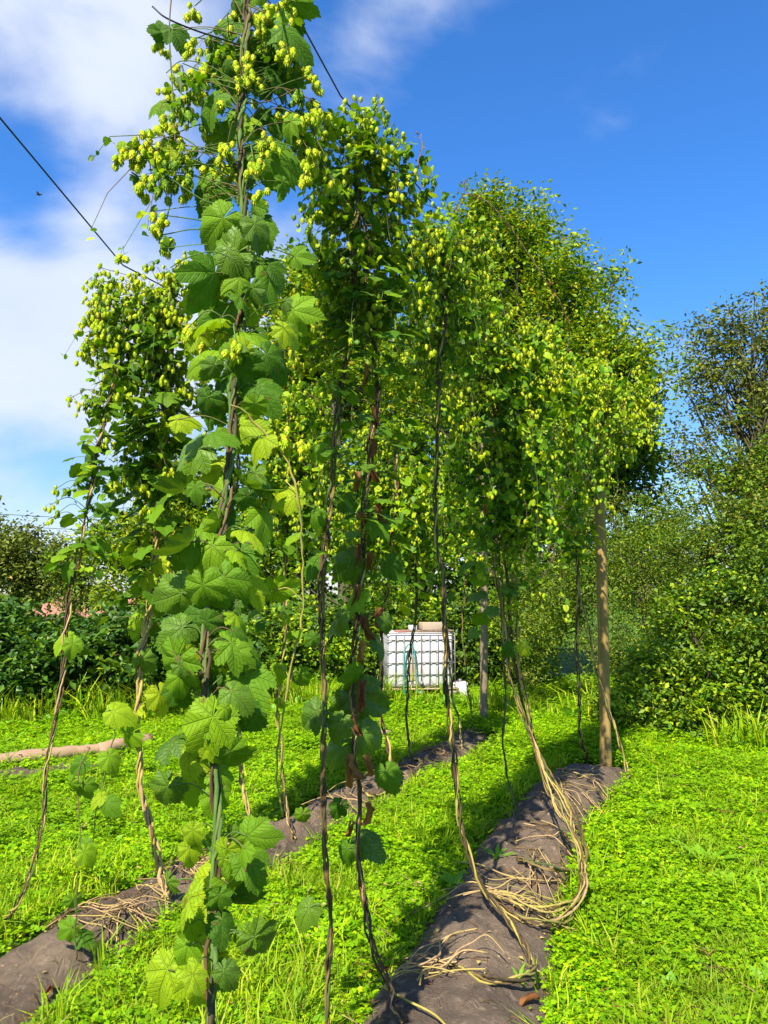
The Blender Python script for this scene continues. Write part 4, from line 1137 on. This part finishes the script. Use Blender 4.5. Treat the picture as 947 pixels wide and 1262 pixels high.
G1 = Bine('hop bine with small lime leaves climbing left of the round wooden post',
          [S(722, 942)] + PP([(718, 900), (713, 830), (709, 760), (711, 700), (712, 640), (716, 560), (722, 500)], 6.7, 6.9), 3, .006, .009, ['stem_dark', 'stem_tan', 'stem_brown'])
G1.random_leaves(1.9, 2.9, 46, (.07, .13), ['hop_leaf_young', 'hop_leaf_young', 'hop_leaf'], .22)
G1.mass([B(700, 470, 6.2, 45, 35), B(680, 530, 6.1, 45, 50), B(715, 530, 6.6, 40, 50), B(655, 500, 5.7, 40, 40)], 212, 5, .028, 800, 0.043, shell=.3, lmix=.3)
G1.tails([B(700, 520, 6.2, 60, 50), B(720, 460, 6.5, 60, 40)], 44, (.25, .8), .055)
G1.finish()
G2 = Bine('tan hop bine arching past the foot of the round wooden post to the ground',
          [S(773, 975), P(775, 950, 6.9), P(765, 915, 6.95), P(748, 875, 7.0)] + PP([(733, 820), (724, 770), (716, 715), (716, 650), (728, 600), (740, 540)], 7.0, 7.1), 3, .006, .008, ['stem_tan', 'stem_yellow', 'stem_dark'])
G2.mass([B(745, 480, 7.0, 55, 36), B(765, 530, 7.0, 45, 40), B(790, 490, 7.1, 30, 36), B(725, 500, 6.9, 40, 36), B(735, 570, 6.9, 30, 30)], 262, 5, .030, 880, 0.045, shell=.3, lmix=.25)
G2.mass([B(720, 610, 6.8, 32, 22), B(700, 650, 6.7, 26, 40)], 20, 3, .028, 128, 0.065, shell=.1, lmix=.1)
for pts in ([(738, 560), (752, 590), (745, 612), (757, 628)], [(757, 560), (762, 600), (754, 618)], [(712, 600), (690, 630), (668, 660), (662, 690)]):
    G2.strand(PP(pts, 6.9), .004)
G2.finish('stem_yellow')

# row 2
I1 = Bine('leftmost hop bine slanting up thin and dark from the lawn edge',
          [S(4, 1146)] + PP([(22, 1110), (40, 1050), (52, 985), (63, 910), (76, 840), (86, 780), (93, 720), (101, 670), (110, 615), (119, 560), (127, 505), (140, 455)], 3.6, 4.0),
          4, .0048, .0075, ['stem_brown', 'stem_dark', 'stem_tan', 'stem_brown'])
I1.random_leaves(1.75, 2.9, 80, (.04, .085), ['hop_leaf', 'hop_leaf', 'hop_leaf_young'], .12)
for q in [(107, 565, 26, 175, 'g'), (140, 585, 22, -90, 'g'), (80, 705, 24, -110, 'g'), (75, 790, 30, -150, 'y'), (88, 800, 26, -100, 'g'), (100, 805, 24, -20, 'b'), (130, 670, 26, -10, 'g')]:
    I1.pixel_leaf(*q[:4], KN[q[4]])
for (px, py, n, sp) in [(68, 603, 5, 8), (62, 622, 4, 6), (72, 632, 3, 5), (85, 603, 5, 7), (93, 596, 4, 6), (88, 490, 6, 9), (103, 500, 6, 9), (117, 505, 6, 9), (136, 486, 8, 9), (135, 543, 8, 8), (112, 620, 4, 8), (120, 650, 3, 6), (116, 690, 3, 6), (60, 640, 2, 4)]:
    y = I1.depth_at(py); c = P(px, py, y); I1.cluster(c, n, sp / F0 * y, .027)
    a0 = I1.at_z(c[2] - .02); I1.strand([a0, (a0 + c) / 2 + (0, 0, .05), c], .002)
I1.mass([B(125, 500, 4.0, 22, 30), B(120, 600, 3.95, 18, 60), B(110, 680, 3.85, 16, 30)], 17, 3, .022, 208, 0.036, shell=.1, lmix=.75)
I1.finish()

J1 = Bine('straw coloured twisted hop bine under the rounded cone crown at upper left',
          [S(204, 1112)] + PP([(198, 1075), (186, 1010), (175, 940), (171, 880), (175, 810), (182, 740), (190, 680), (199, 600), (206, 520), (210, 450), (212, 380)], 4.15, 4.4),
          5, .0075, .013, ['stem_tan', 'stem_tan', 'stem_brown', 'stem_tan', 'stem_yellow'])
tan_top = 0
for q in [(192, 742, 30, -120, 'y'), (180, 720, 28, -100, 'y'), (198, 700, 26, -60, 'y'), (168, 770, 30, -130, 'y'), (185, 665, 24, -90, 'y'), (150, 905, 44, -170, 'y'), (165, 880, 36, -130, 'y'), (180, 820, 32, -60, 'b'), (150, 740, 26, -120, 'g'), (190, 630, 26, -80, 'y')]:
    J1.pixel_leaf(*q[:4], KN[q[4]])
J1.random_leaves(1.4, 2.7, 84, (.08, .15), ['hop_leaf', 'hop_leaf_young', 'hop_leaf', 'hop_leaf_blue'], .26)
J1.random_leaves(2.5, 3.1, 46, (.07, .12), ['hop_leaf', 'hop_leaf_blue'], .3)
J1.mass([B(165, 370, 4.3, 52, 42), B(205, 390, 4.4, 40, 50), B(150, 430, 4.3, 44, 50), B(190, 450, 4.4, 48, 46), B(130, 400, 4.2, 26, 36), B(120, 352, 4.2, 14, 20), B(112, 425, 4.2, 12, 18), B(235, 330, 4.4, 16, 14), B(215, 350, 4.4, 25, 25)], 287, 5, .030, 720, 0.029, shell=.45, lmix=.6)
J1.mass([B(160, 500, 4.3, 34, 36), B(195, 540, 4.4, 36, 60), B(165, 590, 4.3, 30, 40), B(220, 480, 4.4, 24, 50)], 42, 5, .030, 368, 0.043, shell=.2, lmix=.85)
for (px, py, n, sp) in [(113, 345, 6, 9), (125, 330, 5, 7), (108, 370, 5, 7), (112, 400, 6, 8), (170, 545, 7, 8), (165, 475, 7, 9), (145, 590, 7, 8), (172, 590, 8, 9), (182, 600, 6, 7), (210, 580, 7, 8), (222, 585, 6, 8), (180, 625, 5, 7), (192, 640, 3, 6), (135, 600, 6, 8), (232, 560, 4, 6), (220, 570, 4, 6)]:
    y = J1.depth_at(py) - .15; c = P(px, py, y); J1.cluster(c, n, sp / F0 * y, .033, mi=0)
    a0 = J1.at_z(c[2] - .02); J1.strand([a0, (a0 + c) / 2 + (0, 0, .05), c], .002)
J1.tails([B(170, 430, 4.3, 60, 70), B(190, 560, 4.35, 50, 70)], 44, (.2, .6), .05)
J1.finish()

K1 = Bine('short straw coloured bine bundle leaning behind the foremost bine',
          [S(318, 1040), P(310, 1015, 4.95), P(303, 980, 5.0), P(297, 950, 5.05), P(290, 850, 5.1), P(285, 740, 5.1), P(288, 620, 5.1), P(300, 500, 5.1)], 4, .006, .011, ['stem_tan', 'stem_tan', 'stem_brown'])
K1.random_leaves(1.6, 3.0, 26, (.08, .12), ['hop_leaf', 'hop_leaf_blue'], .3)
K1.mass([B(300, 500, 5.1, 40, 60), B(330, 600, 5.1, 40, 70)], 50, 4, .028, 400, 0.043, shell=.1, lmix=.8)
K1.finish()
Lb = Bine('brown hop bine turning straw coloured at its foot beside the yellow shoot',
          [S(363, 1035)] + PP([(356, 990), (348, 930), (345, 870), (347, 800), (350, 720), (352, 640), (356, 560), (362, 490)], 5.1, 5.3), 3, .006, .009, ['stem_brown', 'stem_dark', 'stem_tan'])
Lb.random_leaves(1.3, 3.0, 40, (.08, .13), ['hop_leaf', 'hop_leaf_blue', 'hop_leaf'], .25)
Lb.mass([B(370, 500, 5.3, 45, 40), B(345, 560, 5.2, 40, 60), B(385, 560, 5.4, 36, 60), B(370, 640, 5.3, 40, 50)], 150, 5, .027, 720, 0.040, shell=.2, lmix=.4)
Lb.tails([B(365, 560, 5.2, 60, 90)], 34, (.3, .8), .05)
Lb.finish()
Mb = Bine('straw coloured hop bine curling onto the middle ridge near the tank',
          [S(432, 968), S(452, 982), S(470, 975), P(480, 950, 6.2), P(474, 910, 6.3)] + PP([(469, 870), (472, 800), (478, 720), (484, 640), (488, 560)], 6.35, 6.4), 3, .007, .010, ['stem_tan', 'stem_brown', 'stem_dark'])
Mb.random_leaves(1.3, 2.8, 44, (.08, .12), ['hop_leaf', 'hop_leaf_young'], .25)
Mb.mass([B(480, 540, 6.4, 50, 40), B(450, 600, 6.4, 50, 50), B(490, 630, 6.5, 45, 45), B(430, 680, 6.3, 40, 50)], 137, 5, .028, 800, 0.047, shell=.2, lmix=.35)
Mb.tails([B(470, 600, 6.4, 60, 60)], 34, (.3, .9), .06)
Mb.finish()
Nb = Bine('thin dark hop bine in front of the left half of the tank',
          [S(520, 946), S(510, 938)] + PP([(505, 900), (503, 860), (507, 800), (511, 740), (514, 660), (518, 580)], 7.1, 7.2), 3, .006, .007, ['stem_dark', 'stem_brown'])
Nb.random_leaves(1.6, 3.0, 34, (.08, .12), ['hop_leaf', 'hop_leaf_young'], .3)
Nb.mass([B(520, 590, 7.2, 45, 40), B(510, 660, 7.2, 40, 50), B(545, 660, 7.5, 40, 50)], 100, 5, .028, 640, 0.050, shell=.2, lmix=.35)
Nb.tails([B(520, 620, 7.2, 60, 50)], 30, (.4, 1.0), .06)
Nb.finish()
Ob = Bine('thin hop bine crossing the right edge of the tank down to its foot',
          [S(572, 922)] + PP([(566, 890), (556, 850), (551, 800), (548, 740), (548, 660), (552, 590)], 8.1, 8.3), 3, .007, .008, ['stem_tan', 'stem_dark'])
Ob.random_leaves(1.6, 3.2, 34, (.08, .13), ['hop_leaf', 'hop_leaf_young'], .35)
Ob.mass([B(560, 600, 8.2, 45, 35), B(580, 660, 8.4, 30, 50)], 75, 5, .028, 480, 0.054, shell=.2, lmix=.4)
Ob.finish()
Oc = Bine('farthest thin hop bine between the tank and the weathered grey post',
          [S(584, 912)] + PP([(580, 880), (574, 830), (572, 780), (574, 700), (578, 620)], 9.1, 9.2), 2, .007, .006, ['stem_dark', 'stem_brown'])
Oc.mass([B(575, 640, 9.2, 30, 40)], 30, 4, .028, 208, 0.058, shell=.2, lmix=.5)
Oc.finish()
# dead red-brown bine arcing over the crown
Z1 = Bine('dead rust coloured hop shoot arcing against the sunlit tree', PP([(575, 238), (600, 248), (625, 275), (650, 310), (672, 345), (690, 375), (700, 400), (700, 430), (692, 455)], 4.6, 5.6), 2, .0035, .003, ['stem_brown', 'stem_tan'], wob=.004, name='dead_hop_shoot')
for k in range(12):
    p = Z1.path[rng.integers(len(Z1.path))]; Z1.leaf(p, rng.uniform(.025, .05), rng.normal(size=3) - (0, 0, 1), rng.normal(size=3), dead=True, stalk=False)
Z1.finish()
for (pts, lab) in (([(512, 225), (516, 200), (520, 180), (517, 165)], 'dead reddish shoot tip standing above the central cone crown'), ([(560, 262), (572, 240), (573, 222)], 'shorter dead reddish shoot tip beside the sunlit tree top')):
    z = Bine(lab, PP(pts, 3.6), 1, .0022, 0, ['stem_brown'], wob=.002, name='dead_hop_shoot', group='dead hop shoots at the top of the crown')
    for k in range(16):
        p = z.path[rng.integers(len(z.path))] + rng.normal(0, .012, 3); z.small.stamp(LEAF_T, frames(rng.normal(size=(1, 3)), rng.normal(size=(1, 3))) * .016, p[None])
    z.small_mats = [M['dead_leaf']]; z.finish()

# young upright shoots in the lower left
for (lab, pts, lv) in (('young hop seedling on a thin stalk in front of the dry stem pile', [(95, 1185), (93, 1120), (100, 1050), (98, 960), (110, 920)],
                        [(80, 1150, 34, -150), (105, 1155, 26, -10), (90, 1115, 26, -90), (85, 970, 28, -120), (108, 975, 30, -70), (95, 945, 26, -150), (110, 1055, 28, -40)]),
                       ('slender hop seedling leaning right beside the straw coloured bine', [(112, 1090), (118, 1010), (128, 960), (142, 905)],
                        [(110, 1060, 30, -60), (100, 1045, 24, -150), (135, 995, 28, -40), (120, 985, 24, -160), (138, 940, 26, -60), (150, 880, 36, -10)]),):
    z = Bine(lab, [S(pts[0][0], pts[0][1])] + PP(pts[1:], 3.3 if pts[0][1] > 1150 else 3.9), 1, .003, 0, ['stem_green'], wob=.004, name='hop_seedling', group='young hop seedlings')
    for q in lv: z.pixel_leaf(q[0], q[1], q[2], q[3], 'hop_leaf' if rng.random() < .5 else 'hop_leaf_young', tilt=.9)
    z.finish()

# ------------------------------------------------------------------ dry stems lying on the ridges
def dry_heap(label, c0, c1, n, spread, r, mats, L=(.3, .7), loop=0.0):
    a0 = S(*c0); a1 = S(*c1); t = thing('dry_stem_heap', label, 'dry stems', a0, 'dry hop stems lying on the ridges')
    d_ = nrm((a1 - a0) * (1, 1, 0))
    for k in range(n):
        c = a0 + (a1 - a0) * rng.uniform(-.15, 1.15) + rng.normal(0, spread * 1.7, 3) * (1, 1, 0)
        an = rng.normal() * .7; dd = np.array((d_[0] * math.cos(an) - d_[1] * math.sin(an), d_[0] * math.sin(an) + d_[1] * math.cos(an), 0)) * (1 if rng.random() < .5 else -1)
        ln = rng.uniform(*L); pts = []
        sdv = np.array((-dd[1], dd[0], 0))
        cv = rng.normal() * .5 + loop
        for f in np.linspace(-.5, .5, 6):
            q = c + dd * f * ln + sdv * cv * ln * (f * f * 2 - .2)
            q[2] = surf_z(q[0], q[1]) + .01 + .012 * rng.random() + (k / n) * .03 + max(0, rng.normal()) * .012
            pts.append(q)
        a = Acc(); tube(a, catmull(pts, 4), r * rng.uniform(.4, .95), 4)
        link('dry_stem', a.mesh('dry_stem', M[mats[rng.integers(len(mats))]], a0, smooth=True), t)
dry_heap('tangle of grey dry stems across the left ridge by the seedling', (112, 1135), (195, 1152), 26, .045, .0045, ['stem_tan', 'stem_tan', 'stem_brown'], (.3, .55))
dry_heap('dry stem tangle on the ridge just behind the foremost bine', (235, 1075), (300, 1052), 26, .05, .0048, ['stem_tan', 'stem_brown'], (.2, .45))
dry_heap('pale knot of dry stems on the ridge below the straight dark bine', (505, 1200), (560, 1185), 14, .03, .005, ['stem_tan'], (.2, .4))
dry_heap('yellow dry stems fanned inside the golden loop on the ridge', (620, 1108), (690, 1125), 16, .05, .0042, ['stem_tan', 'stem_yellow', 'stem_tan'], (.3, .6), .15)
dry_heap('grey dry stems standing up the ridge inside the golden loop', (675, 1090), (700, 1010), 24, .05, .0045, ['stem_tan', 'stem_brown'], (.2, .5))
dry_heap('small dry stem heap at the foot of the round wooden post', (700, 985), (735, 960), 20, .06, .005, ['stem_tan', 'stem_brown'], (.25, .5))
dry_heap('dry stems scattered along the far part of the middle ridge', (400, 1000), (540, 930), 34, .09, .006, ['stem_tan', 'stem_brown'], (.25, .6))
dry_heap('dry stems at the far end of the middle ridge', (545, 930), (590, 908), 14, .08, .006, ['stem_tan', 'stem_brown'], (.25, .5))
for (lab, pts) in (('loose pale dry stem arching over the ridge near the centre', [(553, 1062), (590, 1065), (630, 1080), (690, 1085), (715, 1072)]),
                   ('bright yellow stem trailing over the lower end of the nearest ridge', [(470, 1215), (500, 1232), (535, 1250), (560, 1275)]),
                   ('pale stem curved in the clover at lower right', [(770, 1190), (790, 1178), (815, 1180), (840, 1192)])):
    p = [S(x, y, .03) for x, y in pts]; a = Acc(); tube(a, catmull(p, 8), .0048, 5)
    tag(link('fallen_vine', a.mesh('fallen_vine', M['stem_yellow' if 'yellow' in lab else 'stem_tan'], p[0], smooth=True), loc=p[0]), lab, 'stem', 'single stems lying on the ground')

# fallen leaves
for (lab, px, py, s_) in (('crumpled red brown leaf on the fabric beside the lower clover', 657, 1232, .075), ('small brown dead leaf at the left edge of the nearest ridge', 478, 1195, .05),
                          ('yellowed fallen leaf by the foot of the left ridge', 60, 1222, .06), ('pale fallen leaf lying in the lawn at bottom centre', 330, 1245, .05), ('tiny brown leaf in the clover near the pale curved stem', 815, 1210, .04),
                          ('brown leaf in the clover left of the nearest ridge', 545, 1058, .05)):
    p = S(px, py, .03); o = link('fallen_leaf', LEAF_DEAD[rng.integers(len(LEAF_DEAD))], loc=p); o.scale = (s_,) * 3
    o.rotation_euler = (rng.normal() * .3, rng.normal() * .3, rng.uniform(0, 6)); tag(o, lab, 'fallen leaf', 'fallen dead leaves')

# larger weeds at right
WT = None
def weed(label, px, py, n, L, narrow, up):
    b = S(px, py, -.01); t = thing('weed', label, 'weed', b, 'larger weeds in the clover')
    for k in range(n):
        an = k * 2.4 + rng.normal() * .3; ln = rng.uniform(*L); el = rng.uniform(*up)
        d_ = np.array((math.cos(an), math.sin(an), 0)); s_ = np.array((-d_[1], d_[0], 0)); w_ = ln * narrow
        V = []; m_ = 6
        for j in range(m_ + 1):
            f = j / m_; c = d_ * ln * f * math.cos(el * (1 - f * .5)) + np.array((0, 0, ln * math.sin(el) * f * (1 - .35 * f)))
            ww = w_ * math.sin(math.pi * min(1, .1 + f * .88)) ** .8 * (1 + (.25 if j % 2 else -.1))
            V += [c - s_ * ww + (0, 0, ww * .3), c, c + s_ * ww + (0, 0, ww * .3)]
        F = []
        for j in range(m_):
            q = j * 3; F += [(q, q + 1, q + 4, q + 3), (q + 1, q + 2, q + 5, q + 4)]
        a = Acc(); a.add(V, F); link('leaf', a.mesh('weed_leaf', M['weed'], smooth=True), t)
weed('tall narrow leaved weed tuft standing in the clover at right', 870, 1075, 14, (.14, .26), .10, (.8, 1.35))
weed('narrow leaved weed tuft near the right edge of the frame', 915, 1110, 12, (.12, .24), .11, (.6, 1.3))
weed('broad leaved dock plant at the foot of the right shrubs', 850, 935, 16, (.12, .24), .17, (.6, 1.3))
weed('spreading dandelion rosette in the lower right corner', 905, 1215, 13, (.12, .22), .14, (.3, .9))
weed('upright weed tuft in the clover right of the nearest ridge', 815, 1130, 10, (.10, .2), .11, (.7, 1.3))
weed('dandelion rosette at the bottom edge beside the mulch sheet', 700, 1255, 11, (.10, .17), .15, (.3, .9))
weed('young dock plant at the foot of the foremost bine in the lawn', 150, 1215, 9, (.10, .16), .18, (.5, 1.1))
weed('pale leaved weed in the lawn at lower left', 75, 1250, 9, (.08, .15), .14, (.3, .9))
weed('weed tuft growing through a slit in the nearest ridge sheet', 612, 1060, 12, (.08, .15), .07, (.5, 1.2))
weed('small weed on top of the nearest ridge near the fallen leaf', 640, 1210, 9, (.05, .10), .08, (.4, 1.2))
weed('weed clump leaning over the shaded ridge flank', 560, 1095, 10, (.08, .14), .16, (.4, 1.0))

# ------------------------------------------------------------------ log, stones
def log(label, p0, p1, r, group='pale logs and boards lying across the lawn'):
    a0 = G(*p0) + (0, 0, r * .8 + .03); a1 = G(*p1) + (0, 0, r * .8 + .03)
    pth, s = resample(np.array([a0, (a0 + a1) / 2 + (0, 0, .01), a1]), .08)
    a = Acc(); tube(a, pth + rng.normal(0, .004, pth.shape), r * (1 - .15 * s / s[-1]) * (1 + .04 * rng.normal(size=len(s))), 10)
    tag(link('log', a.mesh('log', M['log'], a0, smooth=True), loc=a0), label, 'log', group)
log('long pale peeled log lying on the lawn at the left edge', (-60, 957), (128, 934), .068)
log('shorter pale log continuing from the long one behind the straw bine', (122, 936), (186, 922), .072)
log('thin pale pole in the clover right of the foremost bine', (285, 912), (350, 900), .03)
log('pale board lying in the clover left of the tank', (425, 917), (482, 908), .03)
def stone(label, px, py, s_):
    import bmesh
    b = S(px, py, s_ * .2); bm = bmesh.new(); bmesh.ops.create_icosphere(bm, subdivisions=2, radius=s_)
    sd = rng.uniform(0, 50)
    for v in bm.verts:
        v.co *= 1 + .35 * mnoise.noise(v.co / s_ * 1.1 + Vector((sd, 0, 0))); v.co.z *= .6
    me = bpy.data.meshes.new('stone'); bm.to_mesh(me); bm.free(); me.materials.append(M['stone'])
    tag(link('stone', me, loc=b), label, 'stone', 'stones in the clover')
stone('pale rough stone lying in the clover right of the foremost bine', 330, 898, .09)
stone('grey stone in front of the pallet', 524, 868, .13)
stone('small flat stone left of the tank', 380, 915, .06)

# ------------------------------------------------------------------ water tank
tb = P(514, 858, 12.1); tb[2] = 0.06
TR = R(6)
tank = thing('water_tank', 'white caged plastic water tank standing on a wooden pallet', 'water tank', tb)
tank.rotation_euler = (0, 0, TR); TS = .87; tank.scale = (TS,) * 3
a = Acc(); Wt, Dt, Ht, zp = 1.12, .95, .93, .155
box(a, (0, 0, zp + Ht / 2), (Wt, Dt, Ht), bev=.045)
bodyo = link('body', a.mesh('body', M['poly']), tank)
for k in range(9):   # moulded ribs of the bottle
    a = Acc(); box(a, (-Wt / 2 + .10 + k * (Wt - .2) / 8, -Dt / 2 - .004, zp + Ht / 2), (.075, .02, Ht - .12), bev=.008)
    link('rib', a.mesh('rib', M['poly']), bodyo)
for z_ in (zp + .04, zp + .22, zp + .42, zp + .62, zp + .81, zp + Ht - .01):
    a = Acc(); h, d2 = Wt / 2 + .03, Dt / 2 + .03
    tube(a, [(-h, -d2, z_), (h, -d2, z_), (h, d2, z_), (-h, d2, z_), (-h, -d2, z_ + .001)], .010, 5)
    link('cage_bar', a.mesh('cage_bar', M['cage']), tank)
va = Acc(); tube(va, [(0, 0, zp), (0, 0, zp + Ht)], .0075, 5); vb = va.mesh('cage_upright', M['cage'])
for k in range(9):
    link('cage_upright', vb, tank, (-Wt / 2 - .03 + k * (Wt + .06) / 8, -Dt / 2 - .045, 0))
for sx_ in (-1, 1):
    for k in range(6): link('cage_upright', vb, tank, (sx_ * (Wt / 2 + .045), -Dt / 2 + .05 + k * .17, 0))
a = Acc(); box(a, (-.15, -Dt / 2 - .016, zp + .32), (.12, .02, .4), bev=.006); link('stain_panel', a.mesh('stain_panel', M['plank']), tank)
a = Acc(); tube(a, [(0, -Dt / 2 - .02, zp + .08), (0, -Dt / 2 - .11, zp + .08)], .035, 10); link('outlet_valve', a.mesh('outlet_valve', M['cage'], smooth=False), tank)
pl = thing('pallet', 'weathered wooden pallet under the white tank', 'pallet', tb); pl.rotation_euler = (0, 0, TR); pl.scale = (TS,) * 3
for k in range(3):
    a = Acc(); box(a, (0, (k - 1) * .45, .015), (1.3, .12, .022)); link('plank', a.mesh('plank', M['plank']), pl)
    a = Acc(); box(a, (0, (k - 1) * .45, .135), (1.3, .16, .025)); link('plank', a.mesh('plank', M['plank']), pl)
    for q in (-1, 0, 1):
        a = Acc(); box(a, (q * .56, (k - 1) * .45, .0745), (.13, .12, .095)); link('block', a.mesh('block', M['plank']), pl)
def on_tank(x, y, z): return tb + rotz(TR) @ np.array((x, y, z)) * TS
def slab(name, label, c, s_, rz, m_, cat):
    a = Acc(); box(a, (0, 0, 0), s_, bev=min(s_) * .12); o = link(name, a.mesh(name, M[m_]), loc=on_tank(*c)); o.rotation_euler = (rng.normal() * .02, rng.normal() * .02, TR + rz); o.scale = (TS,) * 3; tag(o, label, cat, 'boards and blocks on the tank')
slab('board', 'thick pale wooden block on top of the tank at right', (.24, -.2, zp + Ht + .10), (.40, .3, .14), .1, 'plank', 'board')
slab('board', 'thin long board across the top of the tank', (.12, -.1, zp + Ht + .018), (1.0, .5, .022), -.04, 'grey_wood', 'board')
slab('board', 'small reddish board end at the left of the tank top', (-.3, -.3, zp + Ht + .02), (.22, .2, .028), .3, 'roof', 'board')
slab('canister', 'small white canister standing on the tank top near its middle', (-.1, -.2, zp + Ht + .075), (.13, .12, .09), .2, 'poly', 'canister')
b2 = P(567, 845, 11.9); b2[2] = 0
ca = thing('canister', 'small pale plastic canister standing right of the tank', 'canister', b2)
a = Acc(); box(a, (0, 0, .13), (.24, .22, .26), bev=.03); link('canister_body', a.mesh('canister_body', M['poly']), ca)
a = Acc(); tube(a, [(0, 0, .25), (0, 0, .30)], .03, 10); link('cap', a.mesh('cap', M['cage']), ca)
a = Acc(); hp = [on_tank(-.30, -.56, .03), on_tank(-.30, -.57, .5), on_tank(-.28, -.57, .80), on_tank(-.20, -.57, .90), on_tank(-.13, -.57, .80), on_tank(-.10, -.57, .45), on_tank(-.08, -.57, .14), on_tank(-.02, -.60, .06)]
tube(a, catmull(hp, 8), .011, 6); tag(link('garden_hose', a.mesh('garden_hose', M['hose'], hp[0], smooth=True), loc=hp[0]), 'blue green hose looped over the cage of the white tank', 'hose')

# ------------------------------------------------------------------ bird
bp = P(48, 240, 9.0)  # tiny flying insect, built as a simple body with two wings
bd = thing('insect', 'tiny dark bird flying below the slanting wire at upper left', 'insect', bp)
a = Acc(); pth = np.array([(-.035, 0, 0), (-.02, 0, .004), (0, 0, .005), (.02, 0, .004), (.032, 0, .006), (.042, 0, .004)]); tube(a, pth, [.003, .010, .013, .010, .008, .002], 8)
link('body', a.mesh('body', M['insect_skin'], smooth=True), bd)
for sg in (-1, 1):
    a = Acc(); a.add([(.012, 0, .008), (-.012, 0, .008), (.006, sg * .03, .026), (-.014, sg * .028, .022), (-.012, sg * .062, .012), (.012, sg * .002, .005), (-.012, sg * .002, .005)], [(0, 1, 3, 2)], [(2, 3, 4), (5, 2, 4), (6, 4, 3)]); link('wing', a.mesh('wing', M['insect_skin']), bd)
